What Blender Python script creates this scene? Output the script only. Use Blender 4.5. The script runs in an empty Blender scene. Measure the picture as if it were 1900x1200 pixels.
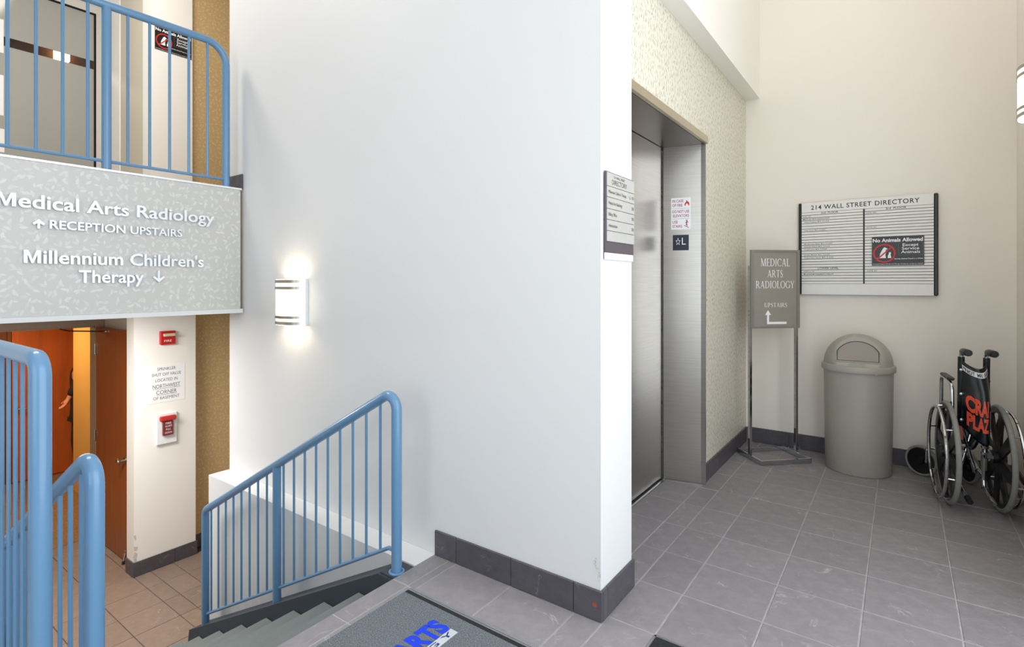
import bpy, bmesh, math, random
from mathutils import Vector, Matrix
random.seed(7)
SC = bpy.context.scene
COL = SC.collection

# ------------------------------------------------------------------ camera
cam = bpy.data.cameras.new('camera')
cam_o = bpy.data.objects.new('camera', cam); COL.objects.link(cam_o)
FPX = 995.0
cam.sensor_width = 36.0; cam.lens = FPX / 1900.0 * 36.0
cam.shift_y = -(600.0 - 525.0) / 1900.0
cam.clip_start = 0.02
cam_o.location = (0, 0, 1.30)
cam_o.rotation_euler = (math.pi / 2, 0, math.atan2(722, 995))
SC.camera = cam_o

# ------------------------------------------------------------------ view, world, lights
SC.view_settings.view_transform = 'Standard'
SC.view_settings.look = 'None'
SC.view_settings.gamma = 1.0
SC.view_settings.use_curve_mapping = False
SC.view_settings.exposure = 0.0
W = bpy.data.worlds.new('daylight'); SC.world = W; W.use_nodes = True
W.node_tree.nodes['Background'].inputs[0].default_value = (0.75, 0.86, 1.0, 1)
W.node_tree.nodes['Background'].inputs[1].default_value = 1.0
SC.cycles.max_bounces = 10
SC.cycles.diffuse_bounces = 6
SC.cycles.sample_clamp_indirect = 6.0
SC.cycles.caustics_reflective = False
SC.cycles.caustics_refractive = False

def area(name, loc, direction, sx, sy, watts, color, spread=180):
    l = bpy.data.lights.new(name, 'AREA'); l.shape = 'RECTANGLE'; l.size = sx; l.size_y = sy
    l.energy = watts; l.color = color; l.spread = math.radians(spread)
    o = bpy.data.objects.new(name, l); COL.objects.link(o); o.location = loc
    o.rotation_euler = Vector(direction).to_track_quat('-Z', 'Y').to_euler()
    return o
def point(name, loc, watts, color, r=0.05):
    l = bpy.data.lights.new(name, 'POINT'); l.energy = watts; l.color = color; l.shadow_soft_size = r
    o = bpy.data.objects.new(name, l); COL.objects.link(o); o.location = loc
    return o
COOL = (0.965, 0.985, 1.0); NEUT = (1.0, 0.965, 0.92); WARM = (1.0, 0.80, 0.55)
area('daylight_entrance_glazing', (0.70, 1.10, 2.0), (-1, 0, 0), 3.3, 3.7, 112, COOL)
area('added_front_daylight', (-0.75, -2.57, 1.95), (0, 1, 0), 2.4, 3.1, 48, COOL)  # daylight added through an unseen window to brighten middle and back walls
area('entry_fill_light', (-1.6, 0.3, 4.55), (0, 0, -1), 2.6, 2.2, 8, NEUT)  # unseen fill added over the entry, no fixture behind it
area('elevator_fill_light', (-0.15, 3.5, 4.55), (0, 0, -1), 0.9, 1.2, 7, NEUT)  # added fill that brightens the elevator nook from above
area('upper_hall_fill_light', (-4.5, 0.6, 4.55), (0, 0, -1), 0.6, 2.0, 72, (1.0, 0.96, 0.90))  # unseen fill, put in to brighten the upper hall and its pilaster
area('lower_hall_fill_light', (-4.55, 0.9, 1.10), (0, 0, -1), 0.5, 1.2, 62, (1.0, 0.98, 0.94))  # added fill under the slab that lifts the lower pilaster and floor
area('ceiling_lower_room_light', (-7.9, 1.35, 1.09), (0, 0, -1), 0.5, 0.5, 30, (1.0, 0.66, 0.30))
area('upper_room_fill_light', (-7.9, 1.35, 4.30), (0, 0, -1), 0.6, 0.6, 30, (1.0, 0.85, 0.65))  # unseen fill added in the room behind the frosted door

# ------------------------------------------------------------------ materials
def lin(c):
    out = []
    for v in c:
        v /= 255.0
        out.append(v / 12.92 if v <= 0.04045 else ((v + 0.055) / 1.055) ** 2.4)
    return (out[0], out[1], out[2], 1.0)
MATS = {}
def mat(name, rgb, rough=0.5, metal=0.0, noise=None, bump=None, spec=None, stretch=None, coat=None, rand=0.0, veins=None):
    """noise=(scale, amount) value variation; bump=(scale, strength); stretch scales the texture space."""
    m = bpy.data.materials.new(name); m.use_nodes = True; MATS[name] = m
    nt = m.node_tree; b = nt.nodes['Principled BSDF']
    b.inputs['Base Color'].default_value = lin(rgb)
    b.inputs['Roughness'].default_value = rough; b.inputs['Metallic'].default_value = metal
    if spec is not None: b.inputs['Specular IOR Level'].default_value = spec
    if coat: b.inputs['Coat Weight'].default_value = coat; b.inputs['Coat Roughness'].default_value = 0.15
    tc = nt.nodes.new('ShaderNodeTexCoord'); mp = nt.nodes.new('ShaderNodeMapping')
    nt.links.new(tc.outputs['Object'], mp.inputs['Vector'])
    if stretch: mp.inputs['Scale'].default_value = stretch
    src = None
    if noise or rand:
        mul = nt.nodes.new('ShaderNodeMix'); mul.data_type = 'RGBA'; mul.blend_type = 'MULTIPLY'
        mul.inputs[0].default_value = 1.0
        mul.inputs[6].default_value = lin(rgb)
        val = None
        if noise:
            n = nt.nodes.new('ShaderNodeTexNoise'); n.inputs['Scale'].default_value = noise[0]
            n.inputs['Detail'].default_value = 5.0; n.inputs['Roughness'].default_value = 0.62
            nt.links.new(mp.outputs['Vector'], n.inputs['Vector'])
            mr = nt.nodes.new('ShaderNodeMapRange')
            mr.inputs['From Min'].default_value = 0.25; mr.inputs['From Max'].default_value = 0.75
            mr.inputs['To Min'].default_value = 1 - noise[1]; mr.inputs['To Max'].default_value = 1 + noise[1]
            nt.links.new(n.outputs['Fac'], mr.inputs['Value']); val = mr.outputs['Result']
        if rand:
            oi = nt.nodes.new('ShaderNodeObjectInfo'); mr2 = nt.nodes.new('ShaderNodeMapRange')
            mr2.inputs['To Min'].default_value = 1 - rand; mr2.inputs['To Max'].default_value = 1 + rand
            nt.links.new(oi.outputs['Random'], mr2.inputs['Value'])
            if val is None: val = mr2.outputs['Result']
            else:
                mm = nt.nodes.new('ShaderNodeMath'); mm.operation = 'MULTIPLY'
                nt.links.new(val, mm.inputs[0]); nt.links.new(mr2.outputs['Result'], mm.inputs[1]); val = mm.outputs[0]
        cb = nt.nodes.new('ShaderNodeCombineColor')
        for i in range(3): nt.links.new(val, cb.inputs[i])
        nt.links.new(cb.outputs['Color'], mul.inputs[7])
        nt.links.new(mul.outputs[2], b.inputs['Base Color'])
    if veins:
        base_in = b.inputs['Base Color'].links[0].from_socket
        vn = nt.nodes.new('ShaderNodeTexNoise'); vn.inputs['Scale'].default_value = veins[0]; vn.inputs['Detail'].default_value = 4.0; vn.inputs['Distortion'].default_value = 1.2
        oi3 = nt.nodes.new('ShaderNodeObjectInfo'); va = nt.nodes.new('ShaderNodeVectorMath'); va.operation = 'MULTIPLY_ADD'
        va.inputs[0].default_value = (1, 1, 1)
        nt.links.new(oi3.outputs['Location'], va.inputs[0]); va.inputs[1].default_value = (7.3, 3.7, 1.0); nt.links.new(mp.outputs['Vector'], va.inputs[2])
        nt.links.new(va.outputs[0], vn.inputs['Vector'])
        s1_ = nt.nodes.new('ShaderNodeMath'); s1_.operation = 'SUBTRACT'; s1_.inputs[1].default_value = 0.5; nt.links.new(vn.outputs['Fac'], s1_.inputs[0])
        ab = nt.nodes.new('ShaderNodeMath'); ab.operation = 'ABSOLUTE'; nt.links.new(s1_.outputs[0], ab.inputs[0])
        vr_ = nt.nodes.new('ShaderNodeMapRange'); vr_.inputs['From Min'].default_value = 0.010; vr_.inputs['From Max'].default_value = 0.0; nt.links.new(ab.outputs[0], vr_.inputs['Value'])
        mk = nt.nodes.new('ShaderNodeTexNoise'); mk.inputs['Scale'].default_value = veins[0] * 1.7; nt.links.new(va.outputs[0], mk.inputs['Vector'])
        mkr = nt.nodes.new('ShaderNodeMapRange'); mkr.inputs['From Min'].default_value = 0.50; mkr.inputs['From Max'].default_value = 0.68; nt.links.new(mk.outputs['Fac'], mkr.inputs['Value'])
        mm3 = nt.nodes.new('ShaderNodeMath'); mm3.operation = 'MULTIPLY'; nt.links.new(vr_.outputs[0], mm3.inputs[0]); nt.links.new(mkr.outputs[0], mm3.inputs[1])
        mm4 = nt.nodes.new('ShaderNodeMath'); mm4.operation = 'MULTIPLY'; mm4.inputs[1].default_value = veins[1]; nt.links.new(mm3.outputs[0], mm4.inputs[0])
        vm = nt.nodes.new('ShaderNodeMix'); vm.data_type = 'RGBA'; vm.inputs[7].default_value = lin((190, 188, 190))
        nt.links.new(mm4.outputs[0], vm.inputs[0]); nt.links.new(base_in, vm.inputs[6]); nt.links.new(vm.outputs[2], b.inputs['Base Color'])
    if bump:
        n2 = nt.nodes.new('ShaderNodeTexNoise'); n2.inputs['Scale'].default_value = bump[0]
        n2.inputs['Detail'].default_value = 6.0
        nt.links.new(mp.outputs['Vector'], n2.inputs['Vector'])
        bp = nt.nodes.new('ShaderNodeBump'); bp.inputs['Strength'].default_value = bump[1]; bp.inputs['Distance'].default_value = 0.01
        nt.links.new(n2.outputs['Fac'], bp.inputs['Height']); nt.links.new(bp.outputs['Normal'], b.inputs['Normal'])
    return m

def leaf_paper(name, base, leaf, axes, scale, size=0.40, slim=2.6, upright=False, amount=0.75, bump=0.0):
    """wallpaper strewn with small pointed leaves, one in each random cell"""
    m = bpy.data.materials.new(name); m.use_nodes = True; nt = m.node_tree; N = nt.nodes.new; L = nt.links.new
    b = nt.nodes['Principled BSDF']; b.inputs['Roughness'].default_value = 0.42
    tc = N('ShaderNodeTexCoord'); sp = N('ShaderNodeSeparateXYZ'); L(tc.outputs['Object'], sp.inputs[0])
    cb = N('ShaderNodeCombineXYZ'); L(sp.outputs[axes[0]], cb.inputs[0]); L(sp.outputs[axes[1]], cb.inputs[1])
    sc = N('ShaderNodeVectorMath'); sc.operation = 'SCALE'; sc.inputs['Scale'].default_value = scale; L(cb.outputs[0], sc.inputs[0])
    fac = None
    for k, (off, sz) in enumerate((((0, 0, 0), size), ((7.3, 3.1, 0), size * 0.72))):
        ad = N('ShaderNodeVectorMath'); ad.operation = 'ADD'; ad.inputs[1].default_value = off; L(sc.outputs[0], ad.inputs[0])
        v = N('ShaderNodeTexVoronoi'); v.voronoi_dimensions = '2D'; v.inputs['Scale'].default_value = 1.0; v.inputs['Randomness'].default_value = 0.85
        L(ad.outputs[0], v.inputs['Vector'])
        sb = N('ShaderNodeVectorMath'); sb.operation = 'SUBTRACT'; L(ad.outputs[0], sb.inputs[0]); L(v.outputs['Position'], sb.inputs[1])
        rc = N('ShaderNodeSeparateColor'); L(v.outputs['Color'], rc.inputs[0])
        an = N('ShaderNodeMath'); an.operation = 'MULTIPLY_ADD'
        an.inputs[1].default_value = 1.6 if upright else 6.28; an.inputs[2].default_value = 0.75 if upright else 0.0
        L(rc.outputs[0], an.inputs[0])
        vr = N('ShaderNodeVectorRotate'); vr.rotation_type = 'Z_AXIS'; L(sb.outputs[0], vr.inputs['Vector']); L(an.outputs[0], vr.inputs['Angle'])
        s2 = N('ShaderNodeSeparateXYZ'); L(vr.outputs[0], s2.inputs[0])
        ax = N('ShaderNodeMath'); ax.operation = 'POWER'; ax.inputs[1].default_value = 2.0
        dx = N('ShaderNodeMath'); dx.operation = 'DIVIDE'; dx.inputs[1].default_value = sz; L(s2.outputs[0], dx.inputs[0]); L(dx.outputs[0], ax.inputs[0])
        ay = N('ShaderNodeMath'); ay.operation = 'ABSOLUTE'; L(s2.outputs[1], ay.inputs[0])
        dy = N('ShaderNodeMath'); dy.operation = 'DIVIDE'; dy.inputs[1].default_value = sz / slim; L(ay.outputs[0], dy.inputs[0])
        sm = N('ShaderNodeMath'); sm.operation = 'ADD'; L(ax.outputs[0], sm.inputs[0]); L(dy.outputs[0], sm.inputs[1])
        mr = N('ShaderNodeMapRange'); mr.inputs['From Min'].default_value = 1.0; mr.inputs['From Max'].default_value = 0.75; L(sm.outputs[0], mr.inputs['Value'])
        ml = N('ShaderNodeMath'); ml.operation = 'MULTIPLY'; L(mr.outputs[0], ml.inputs[0])
        m3 = N('ShaderNodeMapRange'); m3.inputs['To Min'].default_value = 0.35; m3.inputs['To Max'].default_value = 1.0; L(rc.outputs[1], m3.inputs['Value'])
        L(m3.outputs[0], ml.inputs[1])
        if fac is None: fac = ml.outputs[0]
        else:
            mx = N('ShaderNodeMath'); mx.operation = 'MAXIMUM'; L(fac, mx.inputs[0]); L(ml.outputs[0], mx.inputs[1]); fac = mx.outputs[0]
    am = N('ShaderNodeMath'); am.operation = 'MULTIPLY'; am.inputs[1].default_value = amount; L(fac, am.inputs[0])
    mix = N('ShaderNodeMix'); mix.data_type = 'RGBA'; mix.inputs[6].default_value = lin(base); mix.inputs[7].default_value = lin(leaf)
    L(am.outputs[0], mix.inputs[0]); L(mix.outputs[2], b.inputs['Base Color'])
    if bump:
        bp = N('ShaderNodeBump'); bp.inputs['Strength'].default_value = bump; bp.inputs['Distance'].default_value = 0.004
        L(fac, bp.inputs['Height']); L(bp.outputs['Normal'], b.inputs['Normal'])
    MATS[name] = m; return m

def emit(name, rgb, strength, base=(255, 250, 240)):
    m = mat(name, base, 0.4); b = m.node_tree.nodes['Principled BSDF']
    b.inputs['Emission Color'].default_value = lin(rgb); b.inputs['Emission Strength'].default_value = strength
    return m
def clear(name, tint=(255, 255, 255), gloss=0.0, const=None):
    m = bpy.data.materials.new(name); m.use_nodes = True; nt = m.node_tree; N = nt.nodes.new
    for n in list(nt.nodes): nt.nodes.remove(n)
    out = N('ShaderNodeOutputMaterial'); mx = N('ShaderNodeMixShader'); tr = N('ShaderNodeBsdfTransparent'); gl = N('ShaderNodeBsdfGlossy')
    tr.inputs[0].default_value = lin(tint); gl.inputs['Roughness'].default_value = 0.06
    fr = N('ShaderNodeFresnel'); fr.inputs['IOR'].default_value = 1.5
    ad = N('ShaderNodeMath'); ad.operation = 'ADD'; ad.inputs[1].default_value = gloss; nt.links.new(fr.outputs[0], ad.inputs[0])
    if const is None: nt.links.new(ad.outputs[0], mx.inputs[0])
    else: mx.inputs[0].default_value = const
    nt.links.new(tr.outputs[0], mx.inputs[1]); nt.links.new(gl.outputs[0], mx.inputs[2])
    nt.links.new(mx.outputs[0], out.inputs[0]); MATS[name] = m; return m
def frosted(name, rgb):
    m = bpy.data.materials.new(name); m.use_nodes = True; nt = m.node_tree; N = nt.nodes.new
    for n in list(nt.nodes): nt.nodes.remove(n)
    out = N('ShaderNodeOutputMaterial'); m1 = N('ShaderNodeMixShader'); m2 = N('ShaderNodeMixShader')
    d = N('ShaderNodeBsdfDiffuse'); t = N('ShaderNodeBsdfTranslucent'); g = N('ShaderNodeBsdfGlossy')
    d.inputs[0].default_value = lin(rgb); t.inputs[0].default_value = lin(rgb); g.inputs['Roughness'].default_value = 0.08
    m1.inputs[0].default_value = 0.35; nt.links.new(d.outputs[0], m1.inputs[1]); nt.links.new(t.outputs[0], m1.inputs[2])
    fr = N('ShaderNodeFresnel'); fr.inputs['IOR'].default_value = 1.5
    nt.links.new(fr.outputs[0], m2.inputs[0]); nt.links.new(m1.outputs[0], m2.inputs[1]); nt.links.new(g.outputs[0], m2.inputs[2])
    nt.links.new(m2.outputs[0], out.inputs[0]); MATS[name] = m; return m

mat('white_paint', (219, 219, 219), 0.55, noise=(1.3, 0.012), bump=(60, 0.04))
mat('off_white_warm_lit', (236, 230, 221), 0.55, noise=(1.3, 0.012), bump=(60, 0.04))  # off-white walls with the warm light put into their colour
mat('warm_white_paint', (243, 240, 234), 0.5, noise=(1.3, 0.012), bump=(60, 0.03))
mat('beige_paint', (205, 197, 180), 0.5, noise=(1.5, 0.015))
mat('ceiling_paint', (238, 236, 232), 0.7, noise=(2, 0.01))
mat('slate_tile', (138, 134, 137), 0.50, noise=(16, 0.13), bump=(16, 0.45), rand=0.06, spec=0.4, veins=(4.5, 0.7))
mat('slate_tile_warm', (134, 115, 103), 0.50, noise=(16, 0.12), bump=(16, 0.4), rand=0.06, spec=0.4, veins=(4.5, 0.4))
mat('slate_base', (80, 77, 83), 0.45, noise=(22, 0.16), bump=(20, 0.35), rand=0.06, veins=(6, 0.35))
mat('grout', (168, 165, 164), 0.9, noise=(20, 0.22))
mat('grout_dark', (78, 70, 64), 0.9, noise=(20, 0.2))
mat('stair_grey', (112, 118, 117), 0.6, noise=(6, 0.08), bump=(25, 0.1))
mat('stringer_navy', (50, 58, 68), 0.55, noise=(5, 0.1))
mat('rail_blue', (94, 136, 172), 0.32, noise=(6, 0.03), coat=0.35)
mat('brushed_nickel', (176, 170, 158), 0.35, 1.0, noise=(120, 0.08), stretch=(1, 1, 14))
mat('steel_brushed', (188, 185, 181), 0.30, 1.0, noise=(14, 0.10), stretch=(0.3, 0.3, 16))
mat('steel_dark', (122, 113, 108), 0.32, 1.0, noise=(10, 0.1), stretch=(1, 0.3, 1))
mat('champagne_metal', (205, 196, 176), 0.38, 1.0, noise=(30, 0.04))
mat('aluminium', (188, 190, 193), 0.3, 1.0, noise=(60, 0.05))
mat('chrome', (205, 207, 210), 0.10, 1.0, noise=(40, 0.03))
mat('black_rubber', (26, 26, 28), 0.75, noise=(60, 0.2))
mat('black_plastic', (20, 20, 21), 0.4, noise=(30, 0.1))
mat('black_gap', (8, 8, 9), 0.9, noise=(10, 0.1))
mat('mat_grey', (106, 112, 118), 0.95, noise=(230, 0.92), bump=(230, 0.6))
mat('mat_black', (34, 36, 40), 0.95, noise=(160, 0.95), bump=(200, 0.8))
mat('print_blue', (12, 58, 214), 0.9, noise=(300, 0.12))
mat('print_navy', (28, 52, 120), 0.9, noise=(300, 0.1))
mat('print_silver', (192, 196, 200), 0.9, noise=(300, 0.08))
mat('print_white', (246, 246, 246), 0.55, noise=(40, 0.01))
mat('print_black', (22, 20, 19), 0.5, noise=(40, 0.05))
mat('print_grey', (96, 96, 98), 0.5, noise=(40, 0.05))
mat('print_red', (204, 38, 40), 0.5, noise=(40, 0.03))
mat('print_darkred', (176, 52, 62), 0.5, noise=(40, 0.05))
mat('sign_black', (26, 22, 20), 0.35, noise=(20, 0.06))
mat('sign_taupe', (148, 143, 134), 0.35, noise=(12, 0.02))
mat('sign_frame', (158, 158, 152), 0.35, 0.6, noise=(20, 0.04))
mat('letter_metal', (236, 238, 240), 0.28, 0.25, noise=(30, 0.02))
mat('navy_plate', (22, 32, 50), 0.35, noise=(20, 0.05))
mat('silver_strip', (230, 228, 224), 0.45, 0.05, noise=(25, 0.02))
mat('directory_silver', (186, 184, 180), 0.4, 0.2, noise=(25, 0.03))
mat('directory_dark', (84, 76, 82), 0.4, noise=(20, 0.05))
mat('strip_groove', (62, 60, 60), 0.6, noise=(20, 0.05))
mat('bin_taupe', (164, 160, 151), 0.45, noise=(8, 0.02), bump=(220, 0.05))
mat('bin_flap', (146, 138, 129), 0.45, noise=(8, 0.02))
mat('alarm_red', (190, 26, 24), 0.35, noise=(20, 0.05))
mat('alarm_dark', (116, 22, 24), 0.35, noise=(20, 0.05))
mat('strobe_lens', (214, 200, 170), 0.2, noise=(150, 0.2))
mat('wood_red', (138, 74, 36), 0.38, noise=(3.2, 0.20), stretch=(6, 6, 0.5), coat=0.2)
mat('wood_orange', (190, 96, 40), 0.40, noise=(2.6, 0.20), stretch=(5, 5, 0.45), coat=0.2)
mat('wood_brown', (110, 62, 34), 0.45, noise=(3, 0.2), stretch=(5, 5, 0.5))
mat('frame_taupe', (140, 120, 100), 0.45, noise=(6, 0.03))
mat('yellow_wall', (222, 180, 108), 0.6, noise=(3, 0.02))
mat('carpet_brown', (146, 112, 76), 0.95, noise=(34, 0.30), stretch=(1, 2.6, 1), bump=(120, 0.5))
mat('paper_white', (240, 240, 240), 0.7, noise=(10, 0.01))
mat('vinyl_navy', (15, 20, 27), 0.26, noise=(10, 0.1), bump=(18, 0.15))
mat('tyre_grey', (140, 140, 135), 0.6, noise=(60, 0.08))
mat('spray_orange', (236, 88, 62), 0.45, noise=(70, 0.14))
mat('spray_grey', (150, 140, 138), 0.5, noise=(70, 0.14))
mat('reflector_red', (168, 74, 48), 0.3, noise=(60, 0.1))
mat('cloth_black', (22, 20, 22), 0.9, noise=(60, 0.15))
mat('trouser_dark', (34, 32, 36), 0.9, noise=(60, 0.15))
mat('skin', (205, 140, 112), 0.55, noise=(20, 0.04))
mat('hair', (44, 32, 26), 0.6, noise=(90, 0.25))
mat('door_frame_grey', (206, 202, 194), 0.4, noise=(20, 0.02))
mat('heater_grey', (150, 148, 145), 0.45, noise=(20, 0.03))
mat('rust', (150, 74, 40), 0.9, noise=(120, 0.4))
mat('plaster_chip', (206, 204, 201), 0.9, noise=(90, 0.3), bump=(120, 0.6))
mat('dark_room', (96, 62, 40), 0.6, noise=(3, 0.25), stretch=(4, 4, 0.6))
leaf_paper('paper_band', (194, 193, 189), (226, 226, 224), (1, 2), 22, 0.42, 2.3, amount=0.50)
leaf_paper('paper_elevator', (220, 215, 200), (140, 146, 132), (1, 2), 30, 0.46, 3.4, upright=True, amount=0.8, bump=0.3)
leaf_paper('paper_gold', (196, 166, 118), (216, 194, 150), (1, 2), 26, 0.46, 2.6, amount=0.7)
emit('sconce_glow', (255, 246, 228), 2.6)
emit('lamp_warm', (255, 214, 150), 5.0)
clear('acrylic', const=0.06)
clear('window_glass', (254, 255, 255), const=0.03)
frosted('frosted_glass', (196, 194, 188))

# ------------------------------------------------------------------ mesh helpers
def new_bm(): return bmesh.new()
def box(bm, x0, x1, y0, y1, z0, z1):
    v = [bm.verts.new(p) for p in ((x0, y0, z0), (x1, y0, z0), (x1, y1, z0), (x0, y1, z0), (x0, y0, z1), (x1, y0, z1), (x1, y1, z1), (x0, y1, z1))]
    for f in ((0, 3, 2, 1), (4, 5, 6, 7), (0, 1, 5, 4), (1, 2, 6, 5), (2, 3, 7, 6), (3, 0, 4, 7)): bm.faces.new([v[i] for i in f])
    return bm
def cbox(bm, x0, x1, y0, y1, z0, z1, c=0.002):
    """box with all edges chamfered by c"""
    t = bmesh.new(); box(t, x0, x1, y0, y1, z0, z1)
    bmesh.ops.bevel(t, geom=t.edges[:], offset=c, segments=1, affect='EDGES')
    append(bm, t); return bm
def append(bm, other, M4=None):
    me = bpy.data.meshes.new('tmp'); other.to_mesh(me); other.free()
    if M4 is not None: me.transform(M4)
    bm.from_mesh(me); bpy.data.meshes.remove(me)
def slab_tile(bm, x0, x1, y0, y1, z0, z1, c=0.0025):
    """tile: box whose top edge is chamfered"""
    lo = [bm.verts.new(p) for p in ((x0, y0, z0), (x1, y0, z0), (x1, y1, z0), (x0, y1, z0))]
    mi = [bm.verts.new(p) for p in ((x0, y0, z1 - c), (x1, y0, z1 - c), (x1, y1, z1 - c), (x0, y1, z1 - c))]
    hi = [bm.verts.new(p) for p in ((x0 + c, y0 + c, z1), (x1 - c, y0 + c, z1), (x1 - c, y1 - c, z1), (x0 + c, y1 - c, z1))]
    bm.faces.new(hi); bm.faces.new(lo[::-1])
    for i in range(4):
        j = (i + 1) % 4
        bm.faces.new((lo[i], lo[j], mi[j], mi[i])); bm.faces.new((mi[i], mi[j], hi[j], hi[i]))
    return bm
def prism(bm, pts, M4, depth):
    """flat polygon pts (x, y) pulled out by depth along local z, placed by M4"""
    t = bmesh.new()
    a = [t.verts.new((p[0], p[1], 0)) for p in pts]; f = t.faces.new(a); f.normal_update()
    if depth:
        r = bmesh.ops.extrude_face_region(t, geom=[f])
        bmesh.ops.translate(t, verts=[g for g in r['geom'] if isinstance(g, bmesh.types.BMVert)], vec=(0, 0, depth))
    bmesh.ops.triangulate(t, faces=[f for f in t.faces if len(f.verts) > 4])
    bmesh.ops.recalc_face_normals(t, faces=t.faces[:])
    append(bm, t, M4); return bm
def frame(o, right, up):
    r = Vector(right).normalized(); u = Vector(up).normalized(); n = r.cross(u)
    return Matrix(((r.x, u.x, n.x, o[0]), (r.y, u.y, n.y, o[1]), (r.z, u.z, n.z, o[2]), (0, 0, 0, 1)))
def fillet(pts, r, n=6):
    out = [Vector(pts[0])]
    for i in range(1, len(pts) - 1):
        p = Vector(pts[i]); a = (Vector(pts[i - 1]) - p); b = (Vector(pts[i + 1]) - p)
        ang = a.angle(b); d = min(r / math.tan(ang / 2), a.length * 0.49, b.length * 0.49)
        a.normalize(); b.normalize(); rr = d * math.tan(ang / 2)
        c = p + (a + b).normalized() * (rr / math.sin(ang / 2))
        s = p + a * d - c; e = p + b * d - c
        tot = s.angle(e); ax = s.cross(e).normalized()
        for k in range(n + 1): out.append(c + Matrix.Rotation(tot * k / n, 3, ax) @ s)
    out.append(Vector(pts[-1])); return out
def tube(bm, pts, r, seg=12, cap=True, closed=False, radii=None):
    pts = [Vector(p) for p in pts]; n = len(pts); rings = []
    t0 = (pts[1] - pts[0]).normalized()
    ref = Vector((0, 0, 1)) if abs(t0.z) < 0.9 else Vector((1, 0, 0))
    nrm = t0.cross(ref).normalized(); prev = t0
    for i in range(n):
        if closed: t = (pts[(i + 1) % n] - pts[i - 1]).normalized()
        elif i == 0: t = t0
        elif i == n - 1: t = (pts[i] - pts[i - 1]).normalized()
        else: t = ((pts[i] - pts[i - 1]).normalized() + (pts[i + 1] - pts[i]).normalized()).normalized()
        q = prev.rotation_difference(t); nrm = (q @ nrm); nrm = (nrm - t * nrm.dot(t)).normalized(); prev = t
        bn = t.cross(nrm); rr = radii[i] if radii else r
        rings.append([bm.verts.new(pts[i] + (nrm * math.cos(2 * math.pi * k / seg) + bn * math.sin(2 * math.pi * k / seg)) * rr) for k in range(seg)])
    m = n if closed else n - 1
    for i in range(m):
        a = rings[i]; b = rings[(i + 1) % n]
        for k in range(seg): bm.faces.new((a[k], a[(k + 1) % seg], b[(k + 1) % seg], b[k]))
    if cap and not closed:
        bm.faces.new(rings[0][::-1]); bm.faces.new(rings[-1])
    return bm
def cyl(bm, a, b, r, seg=16, r2=None):
    return tube(bm, [a, b], r, seg, radii=[r, r if r2 is None else r2])
def lathe(bm, prof, seg=48, M4=None, close=True):
    t = bmesh.new(); rings = []
    for r, z in prof:
        if r < 1e-6: rings.append([t.verts.new((0, 0, z))])
        else: rings.append([t.verts.new((r * math.cos(2 * math.pi * k / seg), r * math.sin(2 * math.pi * k / seg), z)) for k in range(seg)])
    for a, b in zip(rings, rings[1:]):
        for k in range(seg):
            k2 = (k + 1) % seg
            if len(a) == 1 and len(b) == 1: continue
            if len(a) == 1: t.faces.new((a[0], b[k2], b[k]))
            elif len(b) == 1: t.faces.new((a[k], a[k2], b[0]))
            else: t.faces.new((a[k], a[k2], b[k2], b[k]))
    append(bm, t, M4 if M4 is not None else Matrix.Identity(4)); return bm
def ring(bm, c, R, r, axis=(1, 0, 0), seg=48, ts=8):
    ax = Vector(axis).normalized(); u = ax.orthogonal().normalized(); v = ax.cross(u)
    return tube(bm, [Vector(c) + (u * math.cos(2 * math.pi * k / seg) + v * math.sin(2 * math.pi * k / seg)) * R for k in range(seg)], r, ts, closed=True)

def obj(name, bm, m, parent=None, smooth=False):
    me = bpy.data.meshes.new(name); bm.to_mesh(me); bm.free()
    return obj_me(name, me, m, parent, smooth)
def obj_me(name, me, m, parent=None, smooth=False):
    if m and not me.materials: me.materials.append(MATS[m])
    if smooth:
        for p in me.polygons: p.use_smooth = True
        try: me.set_sharp_from_angle(angle=math.radians(40))
        except Exception: pass
    o = bpy.data.objects.new(name, me); COL.objects.link(o)
    if parent is not None:
        o.parent = parent
        r = parent
        while r.parent is not None: r = r.parent
        if not r.get('_loc') and parent.type == 'EMPTY' : o.matrix_parent_inverse = Matrix.Translation(-r.location)
    return o
def tag(o, label, cat, group=None, kind=None):
    if label: o['label'] = label
    if cat: o['category'] = cat
    if group: o['group'] = group
    if kind: o['kind'] = kind
    return o
def thing(name, label, cat, loc=(0, 0, 0), group=None, rotz=0.0, local=False):
    """Empty at the base of a thing; with local=True its parts are given in its own coordinates"""
    o = bpy.data.objects.new(name, None); COL.objects.link(o); o.location = loc; o.rotation_euler = (0, 0, rotz)
    o.empty_display_size = 0.1
    if local: o['_loc'] = 1
    return tag(o, label, cat, group)
def struct(name, bm, m, parent=None, label=None):
    o = obj(name, bm, m, parent)
    if parent is None: o['kind'] = 'structure'
    if label: o['label'] = label
    return o
def B(*a): return box(new_bm(), *a)
def Bs(*boxes):
    bm = new_bm()
    for b in boxes: box(bm, *b)
    return bm

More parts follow.
